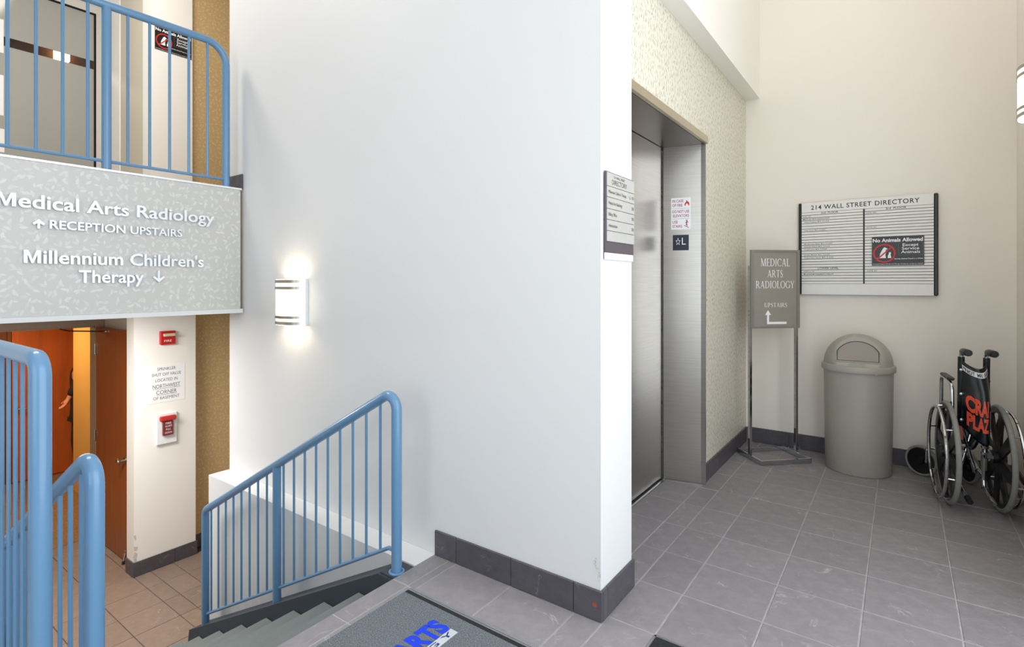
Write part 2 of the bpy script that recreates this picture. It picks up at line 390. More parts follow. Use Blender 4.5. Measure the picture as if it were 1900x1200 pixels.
# text -> mesh ----------------------------------------------------------
def text_mesh(s, depth=0.0, bold=0.0, space=1.0):
    cu = bpy.data.curves.new('t', 'FONT'); cu.body = s; cu.extrude = depth / 2; cu.offset = bold
    cu.resolution_u = 3; cu.space_character = space; cu.fill_mode = 'BOTH' if depth else 'FRONT'
    o = bpy.data.objects.new('t', cu); COL.objects.link(o)
    dg = bpy.context.evaluated_depsgraph_get(); dg.update()
    me = bpy.data.meshes.new_from_object(o.evaluated_get(dg))
    bpy.data.objects.remove(o); bpy.data.curves.remove(cu)
    return me
_cap = text_mesh('H'); CAP = max(v.co.y for v in _cap.vertices); bpy.data.meshes.remove(_cap)
def fit_text(s, M4, width, cap, depth=0.0, bold=0.0, space=1.0, center=False):
    """text of the given overall width and capital height, baseline start at M4's origin"""
    me = text_mesh(s, depth=1.0 if depth else 0.0, bold=bold, space=space)
    x0 = min(v.co.x for v in me.vertices); x1 = max(v.co.x for v in me.vertices)
    sx = width / (x1 - x0); sy = cap / CAP; ox = -x0 - ((x1 - x0) / 2 if center else 0)
    for v in me.vertices:
        v.co.x = (v.co.x + ox) * sx; v.co.y *= sy; v.co.z = (v.co.z + 0.5) * depth if depth else 0.0
    me.transform(M4); return me
def write(name, s, M4, width, cap, m, parent=None, depth=0.0, bold=0.0, space=1.0, center=False):
    return obj_me(name, fit_text(s, M4, width, cap, depth, bold, space, center), m, parent)
def split_letters(me, axis):
    """separate a text mesh into one mesh for each letter (islands that overlap along axis belong together)"""
    bm = bmesh.new(); bm.from_mesh(me); bmesh.ops.remove_doubles(bm, verts=bm.verts[:], dist=1e-6); bm.verts.ensure_lookup_table()
    seen = set(); isl = []
    for v in bm.verts:
        if v.index in seen: continue
        st = [v]; comp = []; seen.add(v.index)
        while st:
            a = st.pop(); comp.append(a)
            for e in a.link_edges:
                b = e.other_vert(a)
                if b.index not in seen: seen.add(b.index); st.append(b)
        isl.append((min(axis.dot(a.co) for a in comp), max(axis.dot(a.co) for a in comp), comp))
    isl.sort(key=lambda t: t[0]); groups = []
    for a, b, comp in isl:
        if groups and (min(groups[-1][1], b) - max(groups[-1][0], a)) > 0.5 * min(b - a, groups[-1][1] - groups[-1][0]):
            groups[-1][1] = max(groups[-1][1], b); groups[-1][2].extend(comp)
        else: groups.append([a, b, list(comp)])
    out = []
    for _, _, comp in groups:
        idx = {v: i for i, v in enumerate(comp)}
        faces = {f for v in comp for f in v.link_faces}
        m2 = bpy.data.meshes.new('letter'); m2.from_pydata([v.co[:] for v in comp], [], [[idx[v] for v in f.verts] for f in faces]); out.append(m2)
    bm.free(); return out

# own roman capitals with thick and thin strokes and serifs (unit height) ------
def _q(x0, y0, x1, y1, w, horiz=False):
    if horiz: return [(x0, y0 - w / 2), (x1, y1 - w / 2), (x1, y1 + w / 2), (x0, y0 + w / 2)]
    return [(x0 - w / 2, y0), (x0 + w / 2, y0), (x1 + w / 2, y1), (x1 - w / 2, y1)]
def _arc(cx, cy, rx, ry, a0, a1, thick, thin, n=14):
    pts = []
    for k in range(n + 1):
        a = math.radians(a0 + (a1 - a0) * k / n); pts.append((cx + rx * math.cos(a), cy + ry * math.sin(a)))
    for k in range(n, -1, -1):
        a = math.radians(a0 + (a1 - a0) * k / n); w = thin + (thick - thin) * abs(math.cos(a))
        pts.append((cx + (rx - w) * math.cos(a), cy + (ry - min(w, ry * 0.8) * (thin / max(w, 1e-6)) ** 0.6) * math.sin(a)))
    return pts
TK, TN, SF = 0.115, 0.05, 0.032
def _ser(x, y, w=0.24): return [(x - w / 2, y), (x + w / 2, y), (x + w / 2, y + SF), (x - w / 2, y + SF)]
def _stem(x): return [_q(x, 0, x, 1, TK), _ser(x, 0), _ser(x, 1 - SF)]
ROMAN = {
 'I': (0.30, _stem(0.15)),
 'L': (0.56, _stem(0.14) + [_q(0.1, 0.025, 0.54, 0.025, TN, True), [(0.50, 0), (0.55, 0), (0.55, 0.22)]]),
 'E': (0.58, _stem(0.14) + [_q(0.1, 0.025, 0.54, 0.025, TN, True), _q(0.1, 0.975, 0.50, 0.975, TN, True), _q(0.1, 0.52, 0.42, 0.52, TN, True), [(0.50, 0), (0.56, 0), (0.56, 0.2)], [(0.46, 1), (0.51, 0.80), (0.51, 1)], _q(0.42, 0.44, 0.42, 0.60, 0.03)]),
 'T': (0.66, _stem(0.33) + [_q(0.02, 0.975, 0.64, 0.975, TN, True), [(0.01, 0.8), (0.06, 1), (0.01, 1)], [(0.60, 1), (0.65, 0.8), (0.65, 1)]]),
 'A': (0.78, [_q(0.10, 0, 0.38, 1, TN), _q(0.66, 0, 0.38, 1, TK), _q(0.20, 0.33, 0.58, 0.33, TN, True), _ser(0.10, 0, 0.2), _ser(0.66, 0)]),
 'M': (0.98, [_q(0.14, 0, 0.18, 1, TN), _q(0.84, 0, 0.80, 1, TK), _q(0.49, 0, 0.18, 1, TK), _q(0.49, 0, 0.80, 1, TN), _ser(0.14, 0, 0.2), _ser(0.84, 0), _ser(0.15, 1 - SF, 0.2), _ser(0.83, 1 - SF, 0.2)]),
 'D': (0.80, _stem(0.14) + [_arc(0.30, 0.5, 0.46, 0.5, -90, 90, TK, TN), _q(0.1, 0.025, 0.31, 0.025, TN, True), _q(0.1, 0.975, 0.31, 0.975, TN, True)]),
 'O': (0.86, [_arc(0.43, 0.5, 0.41, 0.51, 0, 180, TK, TN), _arc(0.43, 0.5, 0.41, 0.51, 180, 360, TK, TN)]),
 'C': (0.76, [_arc(0.44, 0.5, 0.42, 0.51, 48, 312, TK, TN), [(0.70, 0.70), (0.74, 0.70), (0.74, 0.97), (0.70, 0.92)]]),
 'G': (0.82, [_arc(0.44, 0.5, 0.42, 0.51, 48, 322, TK, TN), [(0.70, 0.70), (0.74, 0.70), (0.74, 0.97), (0.70, 0.92)], _q(0.73, 0.06, 0.73, 0.44, TK), _ser(0.73, 0.42)]),
 'R': (0.74, _stem(0.14) + [_arc(0.30, 0.73, 0.27, 0.27, -90, 90, TK, TN), _q(0.1, 0.975, 0.31, 0.975, TN, True), _q(0.1, 0.48, 0.31, 0.48, TN, True), _q(0.66, 0, 0.34, 0.48, TK), _ser(0.68, 0, 0.16)]),
 'P': (0.62, _stem(0.14) + [_arc(0.29, 0.72, 0.28, 0.28, -90, 90, TK, TN), _q(0.1, 0.975, 0.30, 0.975, TN, True), _q(0.1, 0.46, 0.30, 0.46, TN, True)]),
 'S': (0.54, [_arc(0.27, 0.75, 0.20, 0.26, 40, 250, TN + 0.03, TN), _arc(0.27, 0.26, 0.22, 0.27, -140, 70, TN + 0.03, TN), [(0.10, 0.66), (0.22, 0.70), (0.46, 0.36), (0.34, 0.30)], _q(0.44, 0.78, 0.44, 0.98, 0.03), _q(0.06, 0.02, 0.06, 0.24, 0.03)]),
 'U': (0.80, [_q(0.16, 0.3, 0.16, 1, TK), _q(0.64, 0.3, 0.64, 1, TN), _arc(0.40, 0.31, 0.295, 0.32, 180, 360, TK, TN), _ser(0.16, 1 - SF), _ser(0.64, 1 - SF, 0.2)]),
 'Y': (0.74, [_q(0.37, 0, 0.37, 0.48, TK), _q(0.37, 0.44, 0.10, 1, TK), _q(0.37, 0.44, 0.64, 1, TN), _ser(0.37, 0), _ser(0.10, 1 - SF, 0.2), _ser(0.64, 1 - SF, 0.2)]),
}
def roman(name, s, M4, width, cap, m, parent):
    """centred line of serif capitals"""
    gap = 0.06; tot = sum(ROMAN[c][0] for c in s) + gap * (len(s) - 1); sx = width / tot; x = -tot / 2
    bm = new_bm()
    for c in s:
        w, polys = ROMAN[c]
        for k, pl in enumerate(polys): prism(bm, [((x + p[0]) * sx, p[1] * cap) for p in pl], M4 @ Matrix.Translation((0, 0, 0.00005 * k)), 0.0)
        x += w + gap
    return obj(name, bm, m, parent)

# ================================================================== THE SETTING
ZL, ZU, ZC = -1.225, 1.925, 4.60          # lower floor, upper floor, main ceiling
YM = 1.870                                # face of the long white wall beside the stairs
XP = -0.935                               # end face of that wall (white pillar by the elevator)
XE = -1.040                               # papered elevator wall
YB = 4.730                                # back wall with the directory
XR = 0.605                                # right wall

wall_mid = struct('wall_middle', B(-3.79, XP, YM, 2.16, ZL, ZC), 'white_paint', label='long white wall between the stairs and the elevator')
struct('wall_ledge', B(-3.80, -1.81, 1.735, YM - 0.001, ZL, 0.0), 'white_paint', label='low white ledge along the stairs')
wall_el = struct('wall_elevator', B(-1.34, XE, 3.548, YB, 0, 2.805), 'paper_elevator', label='elevator wall in cream leaf wallpaper')
struct('wall_elevator_head', B(-1.34, XE, 2.16, 3.5479, 2.249, 2.805), 'paper_elevator', label='papered wall above the elevator doorway')
struct('wall_elevator_side', B(-1.34, XE, 2.16, 2.2495, 0, 2.2489), 'paper_elevator', label='papered wall between the pillar and the elevator')
struct('wall_bulkhead', B(-1.34, XP, 2.161, YB, 2.806, ZC), 'warm_white_paint', label='white bulkhead above the elevator wall')
wall_back = struct('wall_back', B(-1.50, 0.90, YB, YB + 0.15, 0, ZC), 'off_white_warm_lit', label='off-white back wall behind the directory board, warm light in its colour')
wall_right = struct('wall_right', Bs((XR, XR + 0.2, 2.80, YB, 0, ZC), (XR, XR + 0.2, -2.6, -0.60, 0, ZC), (XR, XR + 0.2, -0.60, 2.80, 3.9, ZC)), 'off_white_warm_lit', label='off-white right wall, warm light in its colour')
struct('wall_front', Bs((-6.5, -2.0, -2.6, -2.45, ZU, ZC), (0.5, XR, -2.6, -2.45, 0, ZC), (-2.0, 0.5, -2.6, -2.45, 3.55, ZC), (-2.0, 0.5, -2.6, -2.45, 0, 0.35), (-3.6, -2.0, -2.6, -2.45, 0, ZU)), 'white_paint')
struct('ceiling', B(-6.7, 0.9, -2.6, YB + 0.15, ZC, ZC + 0.1), 'ceiling_paint')

# unseen glazed openings to the right of the viewpoint and, added for light, behind it
def glazing(name, rect, axis):
    a0, a1, z0, z1 = rect; bm = new_bm()
    def bar(p0, p1, q0, q1):
        if axis == 'x': box(bm, XR + 0.02, XR + 0.07, p0, p1, q0, q1)
        else: box(bm, p0, p1, -2.54, -2.49, q0, q1)
    n = 3
    for k in range(n + 1):
        c = a0 + (a1 - a0) * k / n; bar(c - 0.03, c + 0.03, z0, z1)
    for zz in (z0 + 0.03, z0 + 2.2, z1 - 0.03): bar(a0, a1, zz - 0.03, zz + 0.03)
    root = struct(name, bm, 'aluminium', label='unseen aluminium framed glazing')
    for k in range(n):
        c0 = a0 + (a1 - a0) * k / n + 0.031; c1 = a0 + (a1 - a0) * (k + 1) / n - 0.031
        for q0, q1 in ((z0 + 0.061, z0 + 2.169), (z0 + 2.231, z1 - 0.061)):
            if axis == 'x': obj('pane', B(XR + 0.042, XR + 0.048, c0, c1, q0, q1), 'window_glass', root)
            else: obj('pane', B(c0, c1, -2.518, -2.512, q0, q1), 'window_glass', root)
glazing('window_1', (-0.60, 2.80, 0.0, 3.9), 'x')
glazing('window_added', (-2.0, 0.5, 0.35, 3.55), 'y')  # unseen opening, added and placed to light the middle and back walls

# ---- landing floor -----------------------------------------------------
floor = struct('floor', Bs((-1.81, XR, 0.30, YB, -0.20, -0.0025), (-3.6, XR, -2.6, 0.30, -0.20, 0.0), (-3.6, -1.81, 0.30, 0.455, -0.20, 0.0), (-1.34, XP - 0.1, 2.16, YB, -0.20, -0.0026)), 'grout', label='landing floor of grey slate tiles')
TILE_CACHE = {}
def tile(parent, x0, x1, y0, y1, ztop, m, th=0.012, gap=0.004, name='tile'):
    w = round(x1 - x0 - gap, 4); h = round(y1 - y0 - gap, 4)
    if w < 0.008 or h < 0.008: return
    key = (w, h, m, th)
    if key not in TILE_CACHE:
        bm = slab_tile(new_bm(), -w / 2, w / 2, -h / 2, h / 2, -th, 0.0, min(0.0025, w / 6, h / 6))
        me = bpy.data.meshes.new(name); bm.to_mesh(me); bm.free(); me.materials.append(MATS[m]); TILE_CACHE[key] = me
    o = bpy.data.objects.new(name, TILE_CACHE[key]); COL.objects.link(o)
    o.location = ((x0 + x1) / 2, (y0 + y1) / 2, ztop - random.uniform(0, 0.0008)); o.parent = parent
    o.rotation_euler = (random.uniform(-1, 1) * 0.0012, random.uniform(-1, 1) * 0.0012, 0)
def tile_field(parent, xs, ys, rects, ztop, m, **kw):
    for a0, a1, b0, b1 in rects:
        for x0, x1 in zip(xs, xs[1:]):
            for y0, y1 in zip(ys, ys[1:]):
                u0, u1, w0, w1 = max(x0, a0), min(x1, a1), max(y0, b0), min(y1, b1)
                if u1 - u0 > 0.012 and w1 - w0 > 0.012: tile(parent, u0, u1, w0, w1, ztop, m, **kw)
XS = [-1.672, -1.357, -1.045, -0.737, -0.4305, -0.124, 0.1825, 0.489, 0.80]
XS = [-2.28, -1.98] + XS
YS = [1.605 + 0.3125 * k for k in range(-5, 11)]
tile_field(floor, XS, YS, [(-1.672, -0.925, 1.605, 1.860), (-0.925, XR, 1.918, YB), (-0.925, -0.737, 1.605, 1.918), (-1.262, -0.925, 2.162, 3.47), (XE, -0.925, 3.47, YB), (0.32, XR, 0.31, 1.918)], 0.0, 'slate_tile')
YN = [1.870, 1.603, 1.293, 0.983, 0.673, 0.455]
for y1, y0 in zip(YN, YN[1:]):
    tile(floor, -1.812, -1.717, y0, y1, 0.0, 'slate_tile', th=0.03, name='nosing_tile')
    tile(floor, -1.717, -1.672, y0, min(y1, 1.860), 0.0, 'slate_tile')

# ---- baseboards of slate tile -----------------------------------------
def baseboard(name, pieces, z0=0.0, h=0.118, m='slate_base', label=None):
    """pieces: (x0, x1, y0, y1) footprints; each piece a tile of its own"""
    bx0 = min(p[0] for p in pieces); bx1 = max(p[1] for p in pieces); by0 = min(p[2] for p in pieces); by1 = max(p[3] for p in pieces)
    root = bpy.data.objects.new(name, None); COL.objects.link(root); root.location = ((bx0 + bx1) / 2, (by0 + by1) / 2, z0)
    root['kind'] = 'structure'; root.empty_display_size = 0.1
    if label: root['label'] = label
    for a0, a1, b0, b1 in pieces:
        g = 0.0012
        if a1 - a0 > b1 - b0: a0 += g; a1 -= g
        else: b0 += g; b1 -= g
        obj('tile', cbox(new_bm(), a0, a1, b0, b1, z0 + 0.0005, z0 + h, 0.0018), m, root)
def run(a, b, step):
    out = [a]
    while out[-1] + step < b - 0.03: out.append(out[-1] + step)
    return out + [b]
t = 0.0115
xs = [-1.808, -1.671, -1.357, -1.050, XP + t]
baseboard('baseboard_middle', [(a, b, YM - t, YM - 0.0005) for a, b in zip(xs, xs[1:])], label='dark slate baseboard along the long white wall')
baseboard('baseboard_pillar', [(XP + 0.0005, XP + t, a, b) for a, b in ((YM, 1.906), (1.906, 2.17))], label='dark slate baseboard round the pillar end')
ys = run(3.552, YB - 0.013, 0.3125)
baseboard('baseboard_elevator', [(XE + 0.0005, XE + t, a, b) for a, b in zip(ys, ys[1:])], label='dark slate baseboard beside the elevator')
xs = run(XE + 0.012, XR, 0.308)
baseboard('baseboard_back', [(a, b, YB - t, YB - 0.0005) for a, b in zip(xs, xs[1:])], label='dark slate baseboard along the back wall')
baseboard('baseboard_upper', [(-3.788, -3.602, YM - t, YM - 0.0005)], z0=ZU + 0.012, h=0.10, label='dark slate baseboard end on the upper landing')

# ---- upper slab with the papered fascia --------------------------------
struct('floor_upper', Bs((-6.6, -3.625, -2.44, YM - 0.001, 1.130, ZU), (-6.6, -3.80, YM - 0.001, 3.20, 1.130, ZU)), 'frame_taupe', label='upper landing slab')
struct('wall_fascia', B(-3.622, -3.600, -2.44, YM - 0.022, 1.128, ZU), 'paper_band', label='fascia of the upper landing in pale leaf wallpaper')
struct('trim_1', B(-3.640, -3.594, -2.44, YM - 0.015, ZU + 0.0005, ZU + 0.012), 'letter_metal', label='thin white edge strip on top of the fascia')
struct('trim_2', B(-3.66, -3.590, -2.44, YM - 0.010, 1.100, 1.1275), 'white_paint', label='white edge strip below the fascia')

# ---- hall walls beyond the stairs --------------------------------------
XH = -5.33
struct('wall_column_upper', B(XH - 0.2, XH, 1.957, 2.289, ZU, ZC), 'warm_white_paint', label='white pilaster beside the upper glass door')
struct('wall_gold_upper', B(XH - 0.2, XH - 0.025, 2.290, 3.20, ZU, ZC), 'paper_gold', label='gold leaf wallpaper of the upper hall')
struct('wall_alcove_upper', B(-6.06, XH - 0.201, 1.958, 2.10, ZU, ZC), 'beige_paint', label='beige side wall of the upper door recess')
struct('trim_3', B(-6.49, -6.061, 1.950, 2.10, ZU, ZC), 'warm_white_paint', label='pale casing beside the upper glass door')
struct('wall_column_lower', B(XH - 0.16, XH, 1.820, 2.317, ZL, 1.099), 'warm_white_paint', label='white pilaster with the fire alarm in the lower hall')
struct('wall_gold_lower', B(XH - 0.30, XH - 0.12, 2.318, 3.20, ZL, 1.129), 'paper_gold', label='gold leaf wallpaper of the lower hall')
struct('wall_alcove_lower', B(-6.44, XH - 0.161, 1.945, 2.10, ZL, 1.129), 'beige_paint')
struct('wall_hall_end', Bs((-6.6, -3.79, 3.20, 3.35, ZL, 1.129), (-6.6, -3.79, 3.20, 3.35, ZU, ZC)), 'beige_paint')
struct('wall_hall_side', Bs((-3.79, -3.70, 2.161, 3.35, ZL, ZC)), 'white_paint')
struct('wall_stair_side', B(-6.4, -1.815, 0.30, 0.454, ZL, -0.201), 'white_paint')
struct('wall_under_landing', B(-1.805, -1.75, 0.455, 1.734, ZL, -0.201), 'white_paint')
struct('wall_lower_left', B(-6.6, -3.6, -0.6, -0.45, ZL, 1.129), 'beige_paint')
struct('wall_platform_end', B(-3.70, -3.60, -2.44, 0.455, ZL, 1.099), 'white_paint')

# ---- lower floor --------------------------------------------------------
floor_low = struct('floor_lower', Bs((-6.52, -1.75, 0.30, 3.35, ZL - 0.2, ZL - 0.007), (-6.52, -3.6, -0.6, 0.30, ZL - 0.2, ZL - 0.007)), 'grout_dark', label='lower hall floor of brown slate tiles')
LX = [-4.74 + 0.305 * k for k in range(-7, 4)]; LY = [1.82 + 0.305 * k for k in range(-8, 6)]
tile_field(floor_low, LX, LY, [(-6.52, -3.93, 0.46, 1.945), (XH - 0.02, -3.80, 1.945, 3.20)], ZL, 'slate_tile_warm')
baseboard('baseboard_column', [(XH + 0.0005, XH + t, a, b) for a, b in ((1.8085, 2.137), (2.137, 2.329))] + [(XH - 0.16, XH + 0.0005, 1.8085, 1.8195)], z0=ZL, h=0.125, label='dark slate baseboard of the lower hall pilaster')
baseboard('baseboard_gold', [(XH - 0.1195, XH - 0.108, a, b) for a, b in ((2.330, 2.63), (2.63, 2.93), (2.93, 3.19))], z0=ZL, h=0.125, label='dark slate baseboard under the gold wallpaper')

# ---- rooms behind the two doors ----------------------------------------
struct('floor_carpet', B(-9.20, -6.5205, -0.7, 3.5, ZL - 0.2, ZL + 0.004), 'carpet_brown', label='brown patterned carpet in the lower room')
struct('wall_room_back', B(-9.20, -9.06, -0.6, 3.4, ZL + 0.004, 1.129), 'wood_brown', label='brown wood panelled back wall of the lower room')
struct('wall_room_yellow', B(-8.17, -6.62, 2.15, 2.27, ZL + 0.004, 1.129), 'yellow_wall', label='yellow side wall of the lower room')
struct('wall_room_sides', Bs((-9.2, -6.4, 3.40, 3.5, ZL, 1.129), (-9.2, -6.4, -0.7, -0.6, ZL, 1.129)), 'yellow_wall')
struct('ceiling_lower_room', B(-9.2, -6.601, -0.7, 3.5, 1.130, 1.25), 'ceiling_paint')
struct('wall_upper_room', Bs((-9.2, -9.05, -0.7, 3.5, ZU, ZC), (-9.05, -6.7, 3.4, 3.5, ZU, ZC), (-9.05, -6.7, -0.7, -0.6, ZU, ZC)), 'dark_room', label='brown wall of the room behind the glass door')
struct('floor_upper_room', B(-9.05, -6.601, -0.6, 3.4, ZU - 0.1, ZU), 'carpet_brown')
struct('ceiling_upper_room', B(-9.2, -6.7, -0.7, 3.5, 4.45, 4.55), 'ceiling_paint')
struct('wall_upper_door', Bs((-6.60, -6.50, -2.44, 1.949, 4.062, ZC), (-6.60, -6.50, -2.44, -0.20, ZU, 4.062), (-6.60, -6.50, 1.951, 3.20, ZU, ZC)), 'warm_white_paint')
struct('wall_lower_door', Bs((-6.60, -6.50, -0.6, 1.868, 0.950, 1.129), (-6.60, -6.50, -0.6, -0.02, ZL, 0.950), (-6.60, -6.50, 1.945, 3.40, ZL, 1.129)), 'frame_taupe')
bm = Bs((-6.60, -6.445, 1.872, 1.944, ZL, 0.950), (-6.60, -6.445, -0.02, 1.872, 0.880, 0.949), (-6.60, -6.445, -0.02, 0.03, ZL, 0.880), (-6.55, -6.50, 0.031, 1.871, 0.862, 0.8795))
struct('trim_4', bm, 'frame_taupe', label='taupe metal frame of the lower doorway')

# ================================================================== STAIRS
RISE, RUN = 0.1362, 0.265
stairs = thing('staircase', 'grey staircase going down from the landing between two blue railings', 'stairs', (-2.8, 1.1, ZL))
def nose(k): return -1.779 - RUN * k if k else -1.792
for k in range(1, 9):
    z = -RISE * k
    bm = new_bm(); cbox(bm, nose(k), nose(k - 1) - 0.021, 0.600, 1.602, z - 0.045, z, 0.005)
    obj('tread', bm, 'stair_grey', stairs)
for k in range(1, 10):
    x1 = nose(k - 1) - 0.0205
    obj('riser', B(x1 - 0.011, x1 - 0.0005, 0.601, 1.601, max(-RISE * k, ZL), -RISE * (k - 1) - (0.031 if k == 1 else 0.046)), 'stair_grey', stairs)
SL = 0.518
for y0, y1 in ((1.603, 1.7345), (0.456, 0.599)):
    bm = new_bm(); xa, xb = -1.8125, -3.78
    prof = [(xa, -0.0115), (-1.915, -0.0115), (xb, -0.016 - SL * (-1.93 - xb)), (xb - 0.05, ZL), (xb + 0.45, ZL), (xa, -0.36)]
    prism(bm, prof, frame((0, y1, 0), (1, 0, 0), (0, 0, 1)), y1 - y0)
    obj('stringer', bm, 'stringer_navy', stairs)
bm = new_bm(); box(bm, -1.905, -1.8125, 1.612, 1.7300, -0.0114, -0.004)
obj('end_plate', bm, 'stringer_navy', stairs)

# ================================================================== RAILINGS
RR = 0.0235
def stair_railing(y, base_y, label, name='stair_railing'):
    t = thing(name, label, 'railing', (-1.845, y, 0), 'blue stair railings')
    xn, xm, xl = -1.845, -2.825, -3.668
    zt, zl = 0.822, -0.178
    slope = (zt - zl) / (xn - xl)
    def railz(x): return zt + (x - xn) * slope
    pts = fillet([(xn, y, -0.004), (xn, y, zt), (xl, y, zl), (xl, y, -0.920)], 0.055, 8)
    obj('handrail', tube(new_bm(), pts, RR, 20), 'rail_blue', t, True)
    obj('post', cyl(new_bm(), (xm, y, -0.482), (xm, y, railz(xm) - 0.004), RR * 0.97, 18), 'rail_blue', t, True)
    b0, b1 = (-1.895, 0.090), (-3.655, -0.850)
    def botz(x): return b0[1] + (x - b0[0]) * (b1[1] - b0[1]) / (b1[0] - b0[0])
    pts = [(xn - 0.01, y, 0.088), (b0[0], y, b0[1]), (xm, y, botz(xm))]
    obj('bottom_rail', tube(new_bm(), pts, 0.0095, 8), 'rail_blue', t, True)
    obj('bottom_rail', tube(new_bm(), [(xm, y, botz(xm)), (b1[0], y, b1[1])], 0.0095, 8), 'rail_blue', t, True)
    for x in [-3.590 + 0.0945 * k for k in range(8)] + [-2.758 + 0.1003 * k for k in range(9)]:
        obj('baluster', cyl(new_bm(), (x, y, botz(x)), (x, y, railz(x) - 0.012), 0.0065, 8), 'rail_blue', t, True)
    fl = new_bm(); lathe(fl, [(0, 0.0), (0.036, 0.0), (0.036, 0.003), (0.026, 0.006)], 24, Matrix.Translation((xn, y, -0.0038)))
    obj('base_flange', fl, 'rail_blue', t, True)
    return t
stair_railing(1.655, 0, 'slanting blue railing against the white ledge on the right of the stairs')
stair_railing(0.534, 0, 'slanting blue railing in the left foreground, partly behind the tall blue post')

g = thing('guard_railing', 'tall level blue guard railing cut by the left edge of the picture', 'railing', (-1.835, 0.414, 0))
obj('handrail', tube(new_bm(), fillet([(-1.835, 0.414, 0.0), (-1.835, 0.414, 1.099), (-3.55, 0.414, 1.099), (-3.55, 0.414, 0.0)], 0.05, 8), RR, 20), 'rail_blue', g, True)
obj('bottom_rail', tube(new_bm(), [(-1.835, 0.414, 0.09), (-3.55, 0.414, 0.09)], 0.0095, 8), 'rail_blue', g, True)
x = -1.932
while x > -3.5:
    obj('baluster', cyl(new_bm(), (x, 0.414, 0.09), (x, 0.414, 1.09), 0.0053, 8), 'rail_blue', g, True); x -= 0.0765
    
u = thing('upper_railing', 'blue railing on top of the fascia along the upper landing', 'railing', (-3.645, 0.3, ZU))
XU = -3.645
pts = fillet([(XU, -1.6, ZU + 0.0), (XU, -1.6, 2.862), (XU, 1.775, 2.880), (XU, 1.775, ZU + 0.0)], 0.13, 10)
obj('handrail', tube(new_bm(), pts, 0.0235, 20), 'rail_blue', u, True)
for y in (1.110, 0.24, -0.64):
    obj('post', cyl(new_bm(), (XU, y, ZU), (XU, y, 2.865), 0.0235, 18), 'rail_blue', u, True)
obj('bottom_rail', tube(new_bm(), [(XU, -1.6, 1.990), (XU, 1.775, 1.990)], 0.0095, 8), 'rail_blue', u, True)
for y in [1.214, 1.326, 1.434, 1.544, 1.656] + [1.024 - 0.110 * k for k in range(7)] + [0.14 - 0.11 * k for k in range(7)] + [-0.75 - 0.11 * k for k in range(7)]:
    top = 2.866 if y < 1.64 else 2.858
    obj('baluster', cyl(new_bm(), (XU, y, 1.990), (XU, y, top), 0.0086, 8), 'rail_blue', u, True)

# ================================================================== ELEVATOR
el = thing('elevator_doorway', 'brushed steel elevator doorway with closed door beside the white pillar', 'elevator', (-1.2, 2.99, 0))
A = Vector((-1.275, 3.475, 0)); Bv = Vector((-1.050, 3.533, 0)); JR = (Bv - A).normalized(); JN = Vector((JR.y, -JR.x, 0))
dp = obj('door_panel', Bs((-1.315, -1.287, 2.335, 2.895, 0.012, 2.195), (-1.315, -1.287, 2.901, 3.453, 0.012, 2.195)), 'steel_brushed', el)
def jamb(bm, mirror=False):
    pts = [(-1.285, 3.475), (A.x, A.y), (Bv.x, Bv.y), (-1.022, 3.536), (-1.022, 3.547), (-1.285, 3.547)]
    if mirror: pts = [(p[0], 2.8985 - (p[1] - 2.8985)) for p in pts][::-1]
    return prism(bm, pts, Matrix.Translation((0, 0, 0.001)), 2.197)
obj('jamb', jamb(new_bm()), 'steel_brushed', el)
obj('jamb', jamb(new_bm(), True), 'steel_brushed', el)
obj('door_gap', Bs((-1.330, -1.316, 2.26, 3.52, 0.0, 2.2), (-1.315, -1.291, 3.4535, 3.4745, 0.012, 2.198)), 'black_gap', el)
obj('head_soffit', B(-1.315, -1.030, 2.2505, 3.5475, 2.1985, 2.215), 'steel_dark', el)
obj('head_lip', cbox(new_bm(), -1.0295, -1.008, 2.2505, 3.552, 2.199, 2.248, 0.003), 'champagne_metal', el)
sl = obj('sill', B(-1.330, -1.262, 2.33, 3.470, -0.004, 0.004), 'aluminium', el)
for k in range(3): obj('groove', B(-1.312 + 0.015 * k, -1.306 + 0.015 * k, 2.34, 3.46, 0.0041, 0.0047), 'black_gap', sl)
# stickers on the jamb
def on_jamb(s, z, out=0.0): p = A + JR * s + JN * out; return Vector((p.x, p.y, z))
st = thing('fire_notice', 'white and red notice about fire and stairs on the elevator jamb', 'notice', on_jamb(0.108, 1.652))
FJ = lambda s, z, o: frame(on_jamb(s, z, o), JR, (0, 0, 1))
bm = new_bm(); prism(bm, [(0, 0), (0.124, 0), (0.124, 0.208), (0, 0.208)], FJ(0.046, 1.652, 0.0003), 0.0012)
obj('sheet', bm, 'print_white', st)
F0 = FJ(0.046, 1.652, 0.0018)
T = lambda x, y: F0 @ Matrix.Translation((x, y, 0))
for s, x, y, w in (('IN CASE', 0.008, 0.178, 0.070), ('OF FIRE', 0.008, 0.150, 0.064), ('DO NOT USE', 0.008, 0.109, 0.106), ('ELEVATORS', 0.012, 0.081, 0.100), ('USE', 0.008, 0.040, 0.034), ('STAIRS', 0.008, 0.012, 0.062)):
    write('lettering', s, T(x, y), w, 0.0175, 'print_darkred', st, bold=0.012)
for y in (0.137, 0.069): obj('rule', prism(new_bm(), [(0.008, y), (0.116, y), (0.116, y + 0.0012), (0.008, y + 0.0012)], F0, 0), 'print_grey', st)
bm = new_bm()
prism(bm, [(0.090, 0.150), (0.084, 0.160), (0.087, 0.172), (0.094, 0.178), (0.098, 0.192), (0.104, 0.182), (0.112, 0.176), (0.115, 0.162), (0.110, 0.151), (0.107, 0.163), (0.099, 0.171), (0.092, 0.162)], F0, 0)
obj('flame_mark', bm, 'print_red', st)
bm = new_bm()
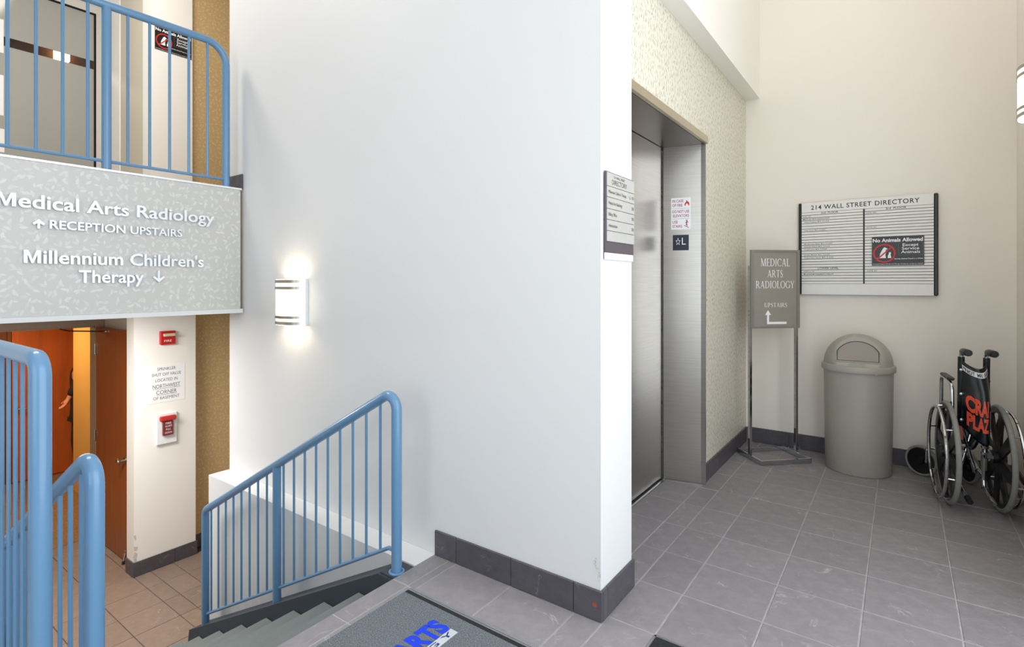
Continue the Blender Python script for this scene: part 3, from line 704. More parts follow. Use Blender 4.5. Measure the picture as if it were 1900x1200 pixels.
c = [(0.099 + 0.0045 * math.cos(a), 0.058 + 0.0045 * math.sin(a)) for a in [k * math.pi / 5 for k in range(10)]]; prism(bm, c, F0, 0)
for a, b, w in (((0.099, 0.054), (0.098, 0.036), 0.007), ((0.098, 0.037), (0.102, 0.020), 0.0045), ((0.098, 0.037), (0.094, 0.026), 0.0045), ((0.099, 0.050), (0.109, 0.046), 0.003), ((0.099, 0.049), (0.091, 0.043), 0.003), ((0.082, 0.026), (0.112, 0.010), 0.004)):
    d = Vector(b) - Vector(a); n = Vector((-d.y, d.x)).normalized() * w / 2
    prism(bm, [(a[0] - n.x, a[1] - n.y), (b[0] - n.x, b[1] - n.y), (b[0] + n.x, b[1] + n.y), (a[0] + n.x, a[1] + n.y)], F0, 0)
obj('stair_figure_mark', bm, 'print_darkred', st)
lp = thing('floor_plate', 'small navy plate with a star and letter L on the elevator jamb', 'plate', on_jamb(0.107, 1.515))
bm = new_bm(); prism(bm, [(0, 0), (0.100, 0), (0.100, 0.101), (0, 0.101)], FJ(0.057, 1.515, 0.0003), 0.0025)
obj('plate', bm, 'navy_plate', lp)
F1 = FJ(0.057, 1.515, 0.0032)
def star(R, r): return [((R if k % 2 == 0 else r) * math.cos(math.pi / 2 + k * math.pi / 5), (R if k % 2 == 0 else r) * math.sin(math.pi / 2 + k * math.pi / 5)) for k in range(10)]
so, si = star(0.021, 0.0095), star(0.0155, 0.0065); bm = new_bm()
for k in range(10):
    j = (k + 1) % 10; prism(bm, [so[k], so[j], si[j], si[k]], F1 @ Matrix.Translation((0.033, 0.056, 0)) @ Matrix.Diagonal((0.8, 1.25, 1, 1)), 0)
obj('star_mark', bm, 'print_white', lp)
write('lettering', 'L', F1 @ Matrix.Translation((0.057, 0.037, 0)), 0.024, 0.045, 'print_white', lp)

# ================================================================== LETTERS ON THE FASCIA
FX = -3.5985
AX = Vector((0, 1, 0))
def facade_line(root, s, y0, y1, base, cap, bold=0.025, depth=0.016):
    me = fit_text(s, frame((FX, y0, base), (0, 1, 0), (0, 0, 1)), y1 - y0, cap, depth, bold)
    for k, m2 in enumerate(split_letters(me, AX)):
        if k == 0 and s[0] == 'M':            # drawn capital M in the box of the first letter
            a0 = min(v.co.y for v in m2.vertices); a1 = max(v.co.y for v in m2.vertices); w = a1 - a0; h = cap; q = 0.21 * w
            bpy.data.meshes.remove(m2)
            pts = [(0, 0), (q, 0), (q, 0.66 * h), (w / 2 - 0.06 * w, 0), (w / 2 + 0.06 * w, 0), (w - q, 0.66 * h), (w - q, 0), (w, 0), (w, h), (w - 1.25 * q, h), (w / 2, 0.30 * h), (1.25 * q, h), (0, h)]
            obj('letter', prism(new_bm(), pts, frame((FX, a0, base), (0, 1, 0), (0, 0, 1)), depth), 'letter_metal', root)
        else: obj_me('letter', m2, 'letter_metal', root)
def arrow(root, yc, z0, z1, up=True, w=0.030):
    bm = new_bm(); h = z1 - z0; k = 0.0050; g = k * 2.4
    M4 = frame((FX, yc, z0), (0, 1, 0), (0, 0, 1))
    if not up: M4 = M4 @ Matrix.Translation((0, h, 0)) @ Matrix.Rotation(math.pi, 4, 'Z')
    prism(bm, [(-k, 0), (k, 0), (k, h - 1.5 * g), (-k, h - 1.5 * g)], M4, 0.0135)
    prism(bm, [(0, h), (0, h - 1.5 * g), (w - 0.4 * g, h - w - 0.5 * g), (w, h - w + 0.3 * g)], M4, 0.014)
    prism(bm, [(0, h - 1.5 * g), (0, h), (-w, h - w + 0.3 * g), (-w + 0.4 * g, h - w - 0.5 * g)], M4, 0.014)
    obj('arrow', bm, 'letter_metal', root)
s1 = thing('raised_lettering', 'raised white metal letters reading Medical Arts Radiology on the fascia', 'sign', (FX, 1.15, 1.68))
facade_line(s1, 'Medical Arts Radiology', 0.640, 1.672, 1.683, 0.067, 0.016)
s2 = thing('raised_lettering', 'raised white metal letters reading RECEPTION UPSTAIRS with an up arrow', 'sign', (FX, 1.15, 1.58))
facade_line(s2, 'RECEPTION UPSTAIRS', 0.846, 1.480, 1.584, 0.043, 0.014)
arrow(s2, 0.802, 1.580, 1.628, True, 0.024)
s3 = thing('raised_lettering', "raised white metal letters reading Millennium Children's Therapy with a down arrow", 'sign', (FX, 1.15, 1.30))
facade_line(s3, "Millennium Children's", 0.744, 1.606, 1.402, 0.066, 0.016)
facade_line(s3, 'Therapy', 0.968, 1.274, 1.303, 0.065, 0.016)
arrow(s3, 1.353, 1.305, 1.375, False, 0.032)

# ================================================================== WALL SCONCES
def sconce(label, M4, loc):
    """half-round shade with nickel bands; local x along the wall, y out of the wall, z up from the bottom edge"""
    t = thing('wall_sconce', label, 'lamp', loc, 'half-round wall sconces')
    H = 0.272; W = 0.122; D = 0.105
    def arc(off, a0=0, a1=180, n=24):
        pts = []
        for k in range(n + 1):
            a = math.radians(a0 + (a1 - a0) * k / n); pts.append(((W + off) * math.cos(a), 0.022 + (D - 0.022 + off) * math.sin(a) ** 0.8))
        return pts
    def shell(bm, off0, off1, z0, z1, a0=0, a1=180):
        o = arc(off1, a0, a1); i = arc(off0, a0, a1)[::-1]
        n = len(o)
        for k in range(n - 1):
            q = [o[k], o[k + 1], i[n - 2 - k], i[n - 1 - k]]
            prism(bm, q, M4 @ Matrix.Translation((0, 0, z0)), z1 - z0)
    bm = new_bm(); shell(bm, -0.004, 0.0, 0.0, H)
    obj('shade', bm, 'sconce_glow', t)
    bp = new_bm(); box(bp, -W, W, 0.0005, 0.020, 0.0, H); bmesh.ops.transform(bp, matrix=M4, verts=bp.verts[:])
    obj('back_plate', bp, 'white_paint', t)
    for z0, z1 in ((0.003, 0.022), (0.039, 0.055), (0.212, 0.229), (0.250, 0.269)):
        b = new_bm(); shell(b, 0.0008, 0.0045, z0, z1, 14, 166); obj('band', b, 'brushed_nickel', t)
    for z in (0.09, 0.18):
        p = M4 @ Vector((0, 0.06, z)); point('sconce_bulb_light', p, 1.6, (1.0, 0.84, 0.60), 0.025)
    return t
sconce('glowing half-round wall sconce with nickel bands on the long white wall', frame((-2.975, YM, 1.050), (1, 0, 0), (0, 0, 1)) @ Matrix(((-1, 0, 0, 0), (0, 0, 1, 0), (0, 1, 0, 0), (0, 0, 0, 1))), (-2.975, YM, 1.05))
sconce('glowing half-round wall sconce with nickel bands cut by the right edge of the picture', frame((XR, 3.87, 2.165), (0, -1, 0), (0, 0, 1)) @ Matrix(((-1, 0, 0, 0), (0, 0, 1, 0), (0, 1, 0, 0), (0, 0, 0, 1))), (XR, 3.87, 2.165))

# ================================================================== NO ANIMALS SIGNS
DOG = [(0.026, 0.051), (0.045, 0.056), (0.049, 0.082), (0.057, 0.101), (0.064, 0.116), (0.071, 0.127), (0.079, 0.129), (0.085, 0.123), (0.093, 0.120), (0.091, 0.114), (0.082, 0.110), (0.085, 0.095), (0.080, 0.075), (0.0835, 0.056), (0.083, 0.051)]
CATP = [(0.0945, 0.051), (0.0945, 0.066), (0.100, 0.080), (0.1025, 0.095), (0.107, 0.089), (0.112, 0.096), (0.1135, 0.085), (0.111, 0.075), (0.1145, 0.060), (0.114, 0.051)]
def animal_sign(label, M4, loc):
    t = thing('no_animals_sign', label, 'sign', loc, 'no animals signs')
    Wd, Hd = 0.302, 0.203
    obj('panel', prism(new_bm(), [(0, 0), (Wd, 0), (Wd, Hd), (0, Hd)], M4, 0.003), 'sign_black', t)
    L = lambda x, y, k=0: M4 @ Matrix.Translation((x, y, 0.0034 + 0.0002 * k))
    write('lettering', 'No Animals Allowed', L(0.005, 0.167), 0.290, 0.024, 'print_white', t, bold=0.03)
    for s, y, w in (('Except', 0.133, 0.090), ('Service', 0.108, 0.098), ('Animals', 0.083, 0.108)):
        write('lettering', s, L(0.2255, y), w, 0.0195, 'print_white', t, center=True, bold=0.008)
    write('lettering', 'Service Animal Fraud is a Crime', L(0.133, 0.041), 0.163, 0.0085, 'print_white', t, bold=0.01)
    write('lettering', 'Emotional Support Animals and Therapy Animals are not Service Animals', L(0.006, 0.006), 0.290, 0.0065, 'print_white', t)
    bm = new_bm()
    for a, b in (((0.155, 0.070), (0.296, 0.072)), ((0.155, 0.156), (0.296, 0.158)), ((0.155, 0.070), (0.157, 0.158)), ((0.294, 0.070), (0.296, 0.158))):
        prism(bm, [(a[0], a[1]), (b[0], a[1]), (b[0], b[1]), (a[0], b[1])], L(0, 0), 0)
    obj('border', bm, 'print_grey', t)
    bm = new_bm(); prism(bm, DOG, L(0, 0), 0)
    obj('dog_mark', bm, 'print_white', t)
    bm = new_bm(); prism(bm, CATP, L(0, 0), 0); obj('cat_mark', bm, 'print_white', t)
    bm = new_bm(); cx, cy = 0.0735, 0.086; n = 40
    for k in range(n):
        a, b = 2 * math.pi * k / n, 2 * math.pi * (k + 1) / n
        prism(bm, [(cx + 0.067 * math.cos(a), cy + 0.067 * math.sin(a)), (cx + 0.067 * math.cos(b), cy + 0.067 * math.sin(b)), (cx + 0.057 * math.cos(b), cy + 0.057 * math.sin(b)), (cx + 0.057 * math.cos(a), cy + 0.057 * math.sin(a))], L(0, 0, 1), 0)
    prism(bm, [(0.029, 0.047), (0.035, 0.041), (0.118, 0.125), (0.112, 0.131)], L(0, 0, 2), 0)
    obj('ban_ring', bm, 'print_red', t)
    return t
animal_sign('black no animals sign stuck on the wall directory board', frame((-0.172, YB - 0.0335, 1.428), (1, 0, 0), (0, 0, 1)), (-0.02, YB - 0.034, 1.428))
animal_sign('black no animals sign on the white pilaster behind the upper railing', frame((XH + 0.001, 1.978, 3.370), (0, 1, 0), (0, 0, 1)), (XH, 2.13, 3.37))

# ================================================================== WALL DIRECTORY BOARD
db = thing('directory_board', 'wide silver directory board with black ends on the back wall', 'sign', (-0.22, YB, 1.212))
bx0, bx1, bz0, bz1 = -0.647, 0.207, 1.212, 1.920; yf = YB - 0.030
obj('backing', B(bx0 + 0.012, bx1 - 0.012, YB - 0.022, YB - 0.0005, bz0 + 0.002, bz1 - 0.002), 'strip_groove', db)
for a, b in ((bx0, bx0 + 0.020), (bx1 - 0.024, bx1)):
    obj('end_cap', cbox(new_bm(), a, b, YB - 0.034, YB - 0.0006, bz0, bz1, 0.006), 'black_plastic', db)
hd = obj('header', B(bx0 + 0.0205, bx1 - 0.0245, yf, YB - 0.0225, 1.845, bz1 - 0.001), 'silver_strip', db)
obj('footer', B(bx0 + 0.0205, bx1 - 0.0245, yf, YB - 0.0225, bz0 + 0.001, 1.294), 'silver_strip', db)
obj('divider', B(-0.226, -0.216, yf - 0.001, YB - 0.0225, 1.2945, 1.8445), 'black_plastic', db)
ROWS = 26; rh = (1.8445 - 1.2945) / ROWS
for k in range(ROWS):
    z1 = 1.8445 - rh * k
    for a, b in ((bx0 + 0.0205, -0.2265), (-0.2155, bx1 - 0.0245)):
        obj('letter_strip', B(a, b, yf, YB - 0.0225, z1 - rh + 0.0019, z1 - 0.0019), 'silver_strip', db)
DF = lambda x, z: frame((x, yf - 0.0006, z), (1, 0, 0), (0, 0, 1))
write('lettering', '214 WALL STREET DIRECTORY', DF(-0.562, 1.864), 0.666, 0.032, 'print_black', hd, bold=0.01, space=1.12)
def row(s, x, k, w, cap=0.0105, m='print_black', bold=0.006): write('lettering', s, DF(x, 1.8445 - rh * (k + 1) + 0.0055), w, cap, m, db, bold=bold)
row('2nd  FLOOR', -0.495, 0, 0.112, 0.0135); row('3rd  FLOOR', -0.090, 0, 0.120, 0.0135)
row('SUITE 200', -0.617, 1, 0.052, 0.009, 'print_grey'); row('MEDICAL ARTS RADIOLOGY', -0.617, 2, 0.178)
row('Albert Pustony  M.D., D.A.B.R', -0.607, 3, 0.165, 0.009, 'print_grey'); row('Gray, Grant  M.D., D.A.B.R', -0.607, 6, 0.142, 0.009, 'print_grey')
row('Montgomery, Barry  M.D., D.A.B.R', -0.607, 11, 0.186, 0.009, 'print_grey'); row('Schmidt, Robert  M.D., D.A.B.R', -0.607, 12, 0.170, 0.009, 'print_grey')
row('Russell, John  M.D., D.A.B.R', -0.607, 13, 0.152, 0.009, 'print_grey'); row('Scialdo, Michael  M.D., D.A.B.R', -0.607, 15, 0.170, 0.009, 'print_grey')
row('Tramontano, Steven  M.D., D.A.B.R', -0.607, 16, 0.194, 0.009, 'print_grey')
row('LOWER LEVEL', -0.516, 20, 0.136, 0.0135); row('SUITE LL-101', -0.612, 21, 0.072, 0.009, 'print_grey'); row("MILLENNIUM CHILDREN'S THERAPY", -0.612, 22, 0.200, 0.0095)
row('SUITE 300', -0.208, 1, 0.060, 0.009, 'print_grey'); row('SUITE 301', -0.205, 6, 0.060, 0.009, 'print_grey'); row('SUITE 307', -0.200, 21, 0.060, 0.009, 'print_grey')

# ================================================================== SMALL DIRECTORY ON THE PILLAR END
pd = thing('pillar_directory', 'small silver directory sign on the white pillar end beside the elevator', 'sign', (XP, 2.03, 1.389))
PX = XP + 0.0005
obj('holder', B(PX, PX + 0.004, 1.888, 2.158, 1.391, 1.746), 'acrylic', pd)
obj('backing', B(PX + 0.0045, PX + 0.010, 1.890, 2.156, 1.419, 1.735), 'directory_dark', pd)
obj('clear_foot', B(PX + 0.0045, PX + 0.008, 1.890, 2.156, 1.392, 1.4185), 'paper_white', pd)
zs = [1.732, 1.678, 1.635, 1.590, 1.547, 1.5036, 1.462]
PF = lambda y, z: frame((PX + 0.0146, y, z), (0, 1, 0), (0, 0, 1))
for k, (a, b) in enumerate(zip(zs, zs[1:])):
    obj('insert', cbox(new_bm(), PX + 0.0102, PX + 0.0142, 1.897, 2.1545, b + 0.0012, a - 0.0008, 0.0005), 'directory_silver', pd)
write('lettering', '214 WALL STREET', PF(1.955, 1.7135), 0.105, 0.0095, 'print_black', pd, bold=0.004)
write('lettering', 'DIRECTORY', PF(1.938, 1.688), 0.140, 0.019, 'print_black', pd)
for z, s, w, n in ((1.651, "Millennium Children's Therapy", 0.165, 'LL 101'), (1.607, 'Medical Arts Radiology', 0.125, '200'), (1.563, 'Billing Office', 0.075, '200'), (1.519, 'Administration', 0.080, '200')):
    write('lettering', s, PF(1.908, z), w, 0.0125, 'print_black', pd)
    write('lettering', n, PF(2.148 - 0.0075 * len(n), z), 0.0075 * len(n), 0.0125, 'print_black', pd)

# ================================================================== FIRE ALARM FITTINGS AND NOTICE ON THE LOWER PILASTER
XC = XH + 0.0005
fs = thing('fire_strobe', 'red fire alarm strobe high on the lower white pilaster', 'alarm', (XC, 2.073, 0.748))
obj('housing', cbox(new_bm(), XC, XC + 0.035, 2.012, 2.134, 0.752, 0.872, 0.005), 'alarm_red', fs)
obj('lens', cbox(new_bm(), XC + 0.0355, XC + 0.062, 2.028, 2.124, 0.826, 0.852, 0.006), 'strobe_lens', fs)
for s, y, z, w in (('FIRE', 2.040, 0.777, 0.060),): write('lettering', s, frame((XC + 0.0358, y, z), (0, 1, 0), (0, 0, 1)), w, 0.018, 'print_white', fs)
nt_ = thing('sprinkler_notice', 'white paper notice about the sprinkler shut off on the pilaster', 'notice', (XC, 2.07, 0.235))
obj('sheet', B(XC, XC + 0.0016, 1.919, 2.224, 0.237, 0.566), 'paper_white', nt_)
NF = lambda y, z: frame((XC + 0.0022, y, z), (0, 1, 0), (0, 0, 1))
for s, z, w, c in (('SPRINKLER', 0.522, 0.150, 0.026), ('SHUT OFF VALUE', 0.474, 0.235, 0.026), ('LOCATED IN', 0.424, 0.178, 0.026), ('NORTHWEST', 0.366, 0.222, 0.034), ('CORNER', 0.312, 0.165, 0.034), ('OF BASEMENT', 0.266, 0.212, 0.026)):
    write('lettering', s, NF(2.072, z), w, c, 'print_grey', nt_, center=True)
obj('underline', Bs((XC + 0.002, XC + 0.0023, 1.962, 2.183, 0.358, 0.3605), (XC + 0.002, XC + 0.0023, 1.990, 2.155, 0.304, 0.3065)), 'print_grey', nt_)
ps = thing('fire_pull_station', 'red fire alarm pull station under a clear cover on the pilaster', 'alarm', (XC, 2.069, -0.155))
obj('back_box', cbox(new_bm(), XC, XC + 0.020, 1.985, 2.152, -0.135, 0.140, 0.006), 'paper_white', ps)
bod = obj('pull_body', cbox(new_bm(), XC + 0.0205, XC + 0.046, 2.028, 2.112, -0.055, 0.070, 0.004), 'alarm_dark', ps)
obj('pull_bar', cbox(new_bm(), XC + 0.0205, XC + 0.056, 2.004, 2.134, 0.075, 0.118, 0.008), 'alarm_red', ps)
for s, z, w in (('FIRE', 0.045, 0.045), ('ALARM', 0.020, 0.055), ('PULL', -0.008, 0.04), ('DOWN', -0.038, 0.055)):
    write('lettering', s, frame((XC + 0.0466, 2.070, z), (0, 1, 0), (0, 0, 1)), w, 0.016, 'print_white', bod, center=True)
cv = new_bm(); box(cv, XC + 0.0005, XC + 0.075, 1.980, 2.157, -0.155, 0.146)
bmesh.ops.bevel(cv, geom=[e for e in cv.edges], offset=0.012, segments=3, affect='EDGES')
obj('clear_cover', cv, 'acrylic', ps, True)

# ================================================================== LOWER DOOR LEAF AND INNER DOOR
dl = thing('open_door', 'red-brown wooden door standing open beside the lower pilaster', 'door', (-6.44, 1.885, ZL))
obj('leaf', cbox(new_bm(), -6.43, -5.620, 1.872, 1.912, ZL + 0.008, 0.868, 0.002), 'wood_red', dl)
kb = new_bm(); lathe(kb, [(0, 0.0), (0.030, 0.0), (0.030, 0.006), (0.012, 0.010), (0.011, 0.032), (0.024, 0.040), (0.029, 0.052), (0.026, 0.064), (0.012, 0.070), (0, 0.071)], 24, frame((-5.685, 1.8715, -0.305), (1, 0, 0), (0, 0, 1)))
obj('knob', kb, 'brushed_nickel', dl, True)
for z in (-1.0, -0.2, 0.65): obj('hinge', cyl(new_bm(), (-6.437, 1.866, z - 0.05), (-6.437, 1.866, z + 0.05), 0.007, 10), 'aluminium', dl)
cl = obj('closer_shoe', cbox(new_bm(), -6.20, -6.13, 1.855, 1.8715, 0.828, 0.848, 0.003), 'brushed_nickel', dl)
obj('closer_arm', tube(new_bm(), [(-6.165, 1.862, 0.838), (-6.43, 1.66, 0.842), (-6.47, 1.60, 0.862)], 0.006, 8), 'black_plastic', dl, True)
kh = obj('door_holder', Bs((-5.672, -5.640, 1.864, 1.8715, ZL + 0.065, ZL + 0.125)), 'chrome', dl)
obj('holder_foot', tube(new_bm(), [(-5.656, 1.862, ZL + 0.10), (-5.650, 1.848, ZL + 0.03)], 0.008, 8), 'chrome', kh, True)
obj('rubber_tip', cyl(new_bm(), (-5.650, 1.848, ZL + 0.03), (-5.649, 1.844, ZL + 0.006), 0.012, 10), 'black_rubber', kh, True)
idr = thing('inner_door', 'orange wooden door with a lever at the back of the lower room', 'door', (-9.05, 2.2, ZL))
obj('leaf', B(-9.059, -9.030, 1.760, 2.68, ZL + 0.015, 0.98), 'wood_orange', idr)
obj('frame', Bs((-9.059, -9.015, 1.715, 1.752, ZL + 0.005, 1.03), (-9.059, -9.015, 2.688, 2.73, ZL + 0.005, 1.03), (-9.059, -9.015, 1.715, 2.73, 0.988, 1.03)), 'wood_brown', idr)
lv = obj('lever', tube(new_bm(), fillet([(-9.030, 1.805, -0.285), (-8.975, 1.805, -0.285), (-8.975, 1.915, -0.292)], 0.015, 4), 0.010, 8), 'brushed_nickel', idr, True)
obj('rose', cyl(new_bm(), (-9.0295, 1.805, -0.285), (-9.022, 1.805, -0.285), 0.028, 16), 'brushed_nickel', lv, True)

# ================================================================== UPPER GLASS DOOR
gd = thing('glass_door', 'grey framed frosted glass door with a clear stripe behind the upper railing', 'door', (-6.52, 0.9, ZU))
fr = Bs((-6.56, -6.501, 1.895, 1.948, ZU, 4.06), (-6.56, -6.501, -0.19, 1.895, 3.985, 4.06), (-6.56, -6.501, -0.19, -0.13, ZU, 3.985))
obj('frame', fr, 'door_frame_grey', gd)
obj('gasket', Bs((-6.535, -6.505, 1.880, 1.894, ZU + 0.01, 3.984), (-6.535, -6.505, -0.12, 1.880, 3.970, 3.984)), 'black_gap', gd)
obj('frosted_pane', B(-6.525, -6.515, -0.12, 1.879, ZU + 0.02, 3.428), 'frosted_glass', gd)
obj('frosted_pane', B(-6.525, -6.515, -0.12, 1.879, 3.512, 3.969), 'frosted_glass', gd)
obj('clear_stripe', B(-6.525, -6.515, -0.12, 1.879, 3.4285, 3.5115), 'window_glass', gd)
for k, (z0, z1, y1) in enumerate(((3.36, 3.66, 1.215), (2.80, 3.16, 1.215), (2.47, 2.68, 1.220))):
    p = obj('paper_sheet', B(-6.5145, -6.513, 0.93, y1, z0, z1), 'paper_white')
    tag(p, ('white paper sheet taped highest on the frosted glass door', 'white paper sheet taped at mid height on the frosted glass door', 'white paper sheet taped lowest on the frosted glass door')[k], 'paper', 'papers on the glass door')
rl = thing('room_lamp', 'small lit box lamp seen through the clear stripe of the upper door', 'lamp', (-9.049, 2.244, 4.24))
obj('back_plate', B(-9.0495, -9.035, 2.20, 2.29, 4.26, 4.38), 'brushed_nickel', rl)
obj('shade', cbox(new_bm(), -9.0345, -8.95, 2.165, 2.323, 4.24, 4.41, 0.01), 'lamp_warm', rl)

# ================================================================== FLOOR SIGN STAND
RZ = math.atan2(4.405 - 4.127, -0.527 + 0.81)
stand = thing('sign_stand', 'chrome floor stand with a taupe Medical Arts Radiology sign in the corner', 'sign stand', (-0.772, 4.378, 0), rotz=RZ, local=True)
w2, d2 = 0.198, 0.155                       # half width along the sign, half depth
bh, bt = 0.034, 0.012
for nm, a in (('base_bar', (-w2, w2, -d2, -d2 + bt)), ('base_bar', (-w2, w2, d2 - bt, d2)), ('base_bar', (-w2, -w2 + bt, -d2 + bt, d2 - bt)), ('base_bar', (w2 - bt, w2, -d2 + bt, d2 - bt))):
    obj(nm, cbox(new_bm(), a[0], a[1], a[2], a[3], 0.001, bh, 0.001), 'chrome', stand)
for sx in (-1, 1):
    x0 = sx * (w2 - 0.011); obj('upright', cbox(new_bm(), x0 - 0.009, x0 + 0.009, -0.0125, 0.0125, 0.030, 1.43, 0.001), 'chrome', stand)
pn = obj('sign_panel', B(-w2 + 0.022, w2 - 0.022, -0.024, -0.014, 0.978, 1.532), 'sign_taupe', stand)
ft = 0.016
obj('sign_frame', Bs((-w2 + 0.001, -w2 + 0.024, -0.030, -0.0135, 0.966, 1.545), (w2 - 0.024, w2 - 0.001, -0.030, -0.0135, 0.966, 1.545), (-w2 + 0.024, w2 - 0.024, -0.030, -0.0135, 0.966, 0.979), (-w2 + 0.024, w2 - 0.024, -0.030, -0.0135, 1.531, 1.545)), 'sign_frame', stand)
SF_ = lambda x, z: frame((x, -0.0246, z), (1, 0, 0), (0, 0, 1))
roman('lettering', 'MEDICAL', SF_(0.0, 1.425), 0.236, 0.056, 'print_white', pn)
roman('lettering', 'ARTS', SF_(0.0, 1.343), 0.126, 0.053, 'print_white', pn)
roman('lettering', 'RADIOLOGY', SF_(0.0, 1.262), 0.312, 0.053, 'print_white', pn)
roman('lettering', 'UPSTAIRS', SF_(0.005, 1.122), 0.186, 0.031, 'print_white', pn)
bm = new_bm(); prism(bm, [(-0.066, 0), (0.092, 0), (0.092, 0.017), (-0.050, 0.017), (-0.050, 0.068), (-0.034, 0.068), (-0.058, 0.104), (-0.082, 0.068), (-0.066, 0.068)], SF_(0, 0.996), 0)
obj('arrow_mark', bm, 'print_white', pn)

# ================================================================== WASTE BIN
cz = Vector((-0.246, 4.462)); 
bin_ = thing('waste_bin', 'taupe round waste bin with a domed swing lid against the back wall', 'bin', (cz.x, cz.y, 0), rotz=math.atan2(-cz.y, -cz.x) + math.pi / 2, local=True)
obj('body', lathe(new_bm(), [(0, 0.001), (0.193, 0.001), (0.197, 0.006), (0.203, 0.36), (0.207, 0.702), (0.199, 0.702), (0.190, 0.03), (0, 0.03)], 64), 'bin_taupe', bin_, True)
lid = new_bm()
pf = -0.150
prof = [(0.208, 0.695), (0.2195, 0.695), (0.2205, 0.700), (0.2205, 0.730), (0.2175, 0.736), (0.206, 0.738)]
for k in range(1, 19):
    a = math.radians(5 * k); prof.append((max(0.206 * math.cos(a), 0.0), 0.738 + 0.207 * math.sin(a)))
prof[-1] = (0.0, 0.945)
lathe(lid, prof, 96)
for v in lid.verts:
    if v.co.z > 0.752: v.co.y = max(v.co.y, -0.160 + 0.46 * (v.co.z - 0.76))
lid_o = obj('dome_lid', lid, 'bin_taupe', bin_, True)
def flap_pts(hw, z0, zs, zt, n=14):
    pts = [(-hw, z0), (hw, z0), (hw, zs)]
    R = (hw * hw + (zt - zs) ** 2) / (2 * (zt - zs)); a = math.asin(hw / R)
    for k in range(1, n): pts.append((R * math.sin(a - 2 * a * k / n), zt - R + R * math.cos(a - 2 * a * k / n)))
    return pts + [(-hw, zs)]
fm = frame((0, -0.160, 0.760), (1, 0, 0), (0, 0.46, 1.0))   # x right, y up, out towards -y
pts = flap_pts(0.128, 0.006, 0.075, 0.158)
ridge = tube(new_bm(), [fm @ Vector((p[0], p[1], 0.001)) for p in pts], 0.0045, 6, closed=True)
obj('opening_rim', ridge, 'bin_taupe', lid_o, True)
obj('recess', prism(new_bm(), flap_pts(0.121, 0.012, 0.078, 0.153), fm @ Matrix.Translation((0, 0, 0.0006)), 0.001), 'black_gap', lid_o)
obj('swing_flap', prism(new_bm(), flap_pts(0.117, 0.013, 0.077, 0.149), fm @ Matrix.Translation((0, 0, 0.0022)), 0.004), 'bin_flap', lid_o)
obj('latch', cbox(new_bm(), 0.095, 0.110, -0.195, -0.180, 0.690, 0.6965, 0.001), 'bin_taupe', lid_o)

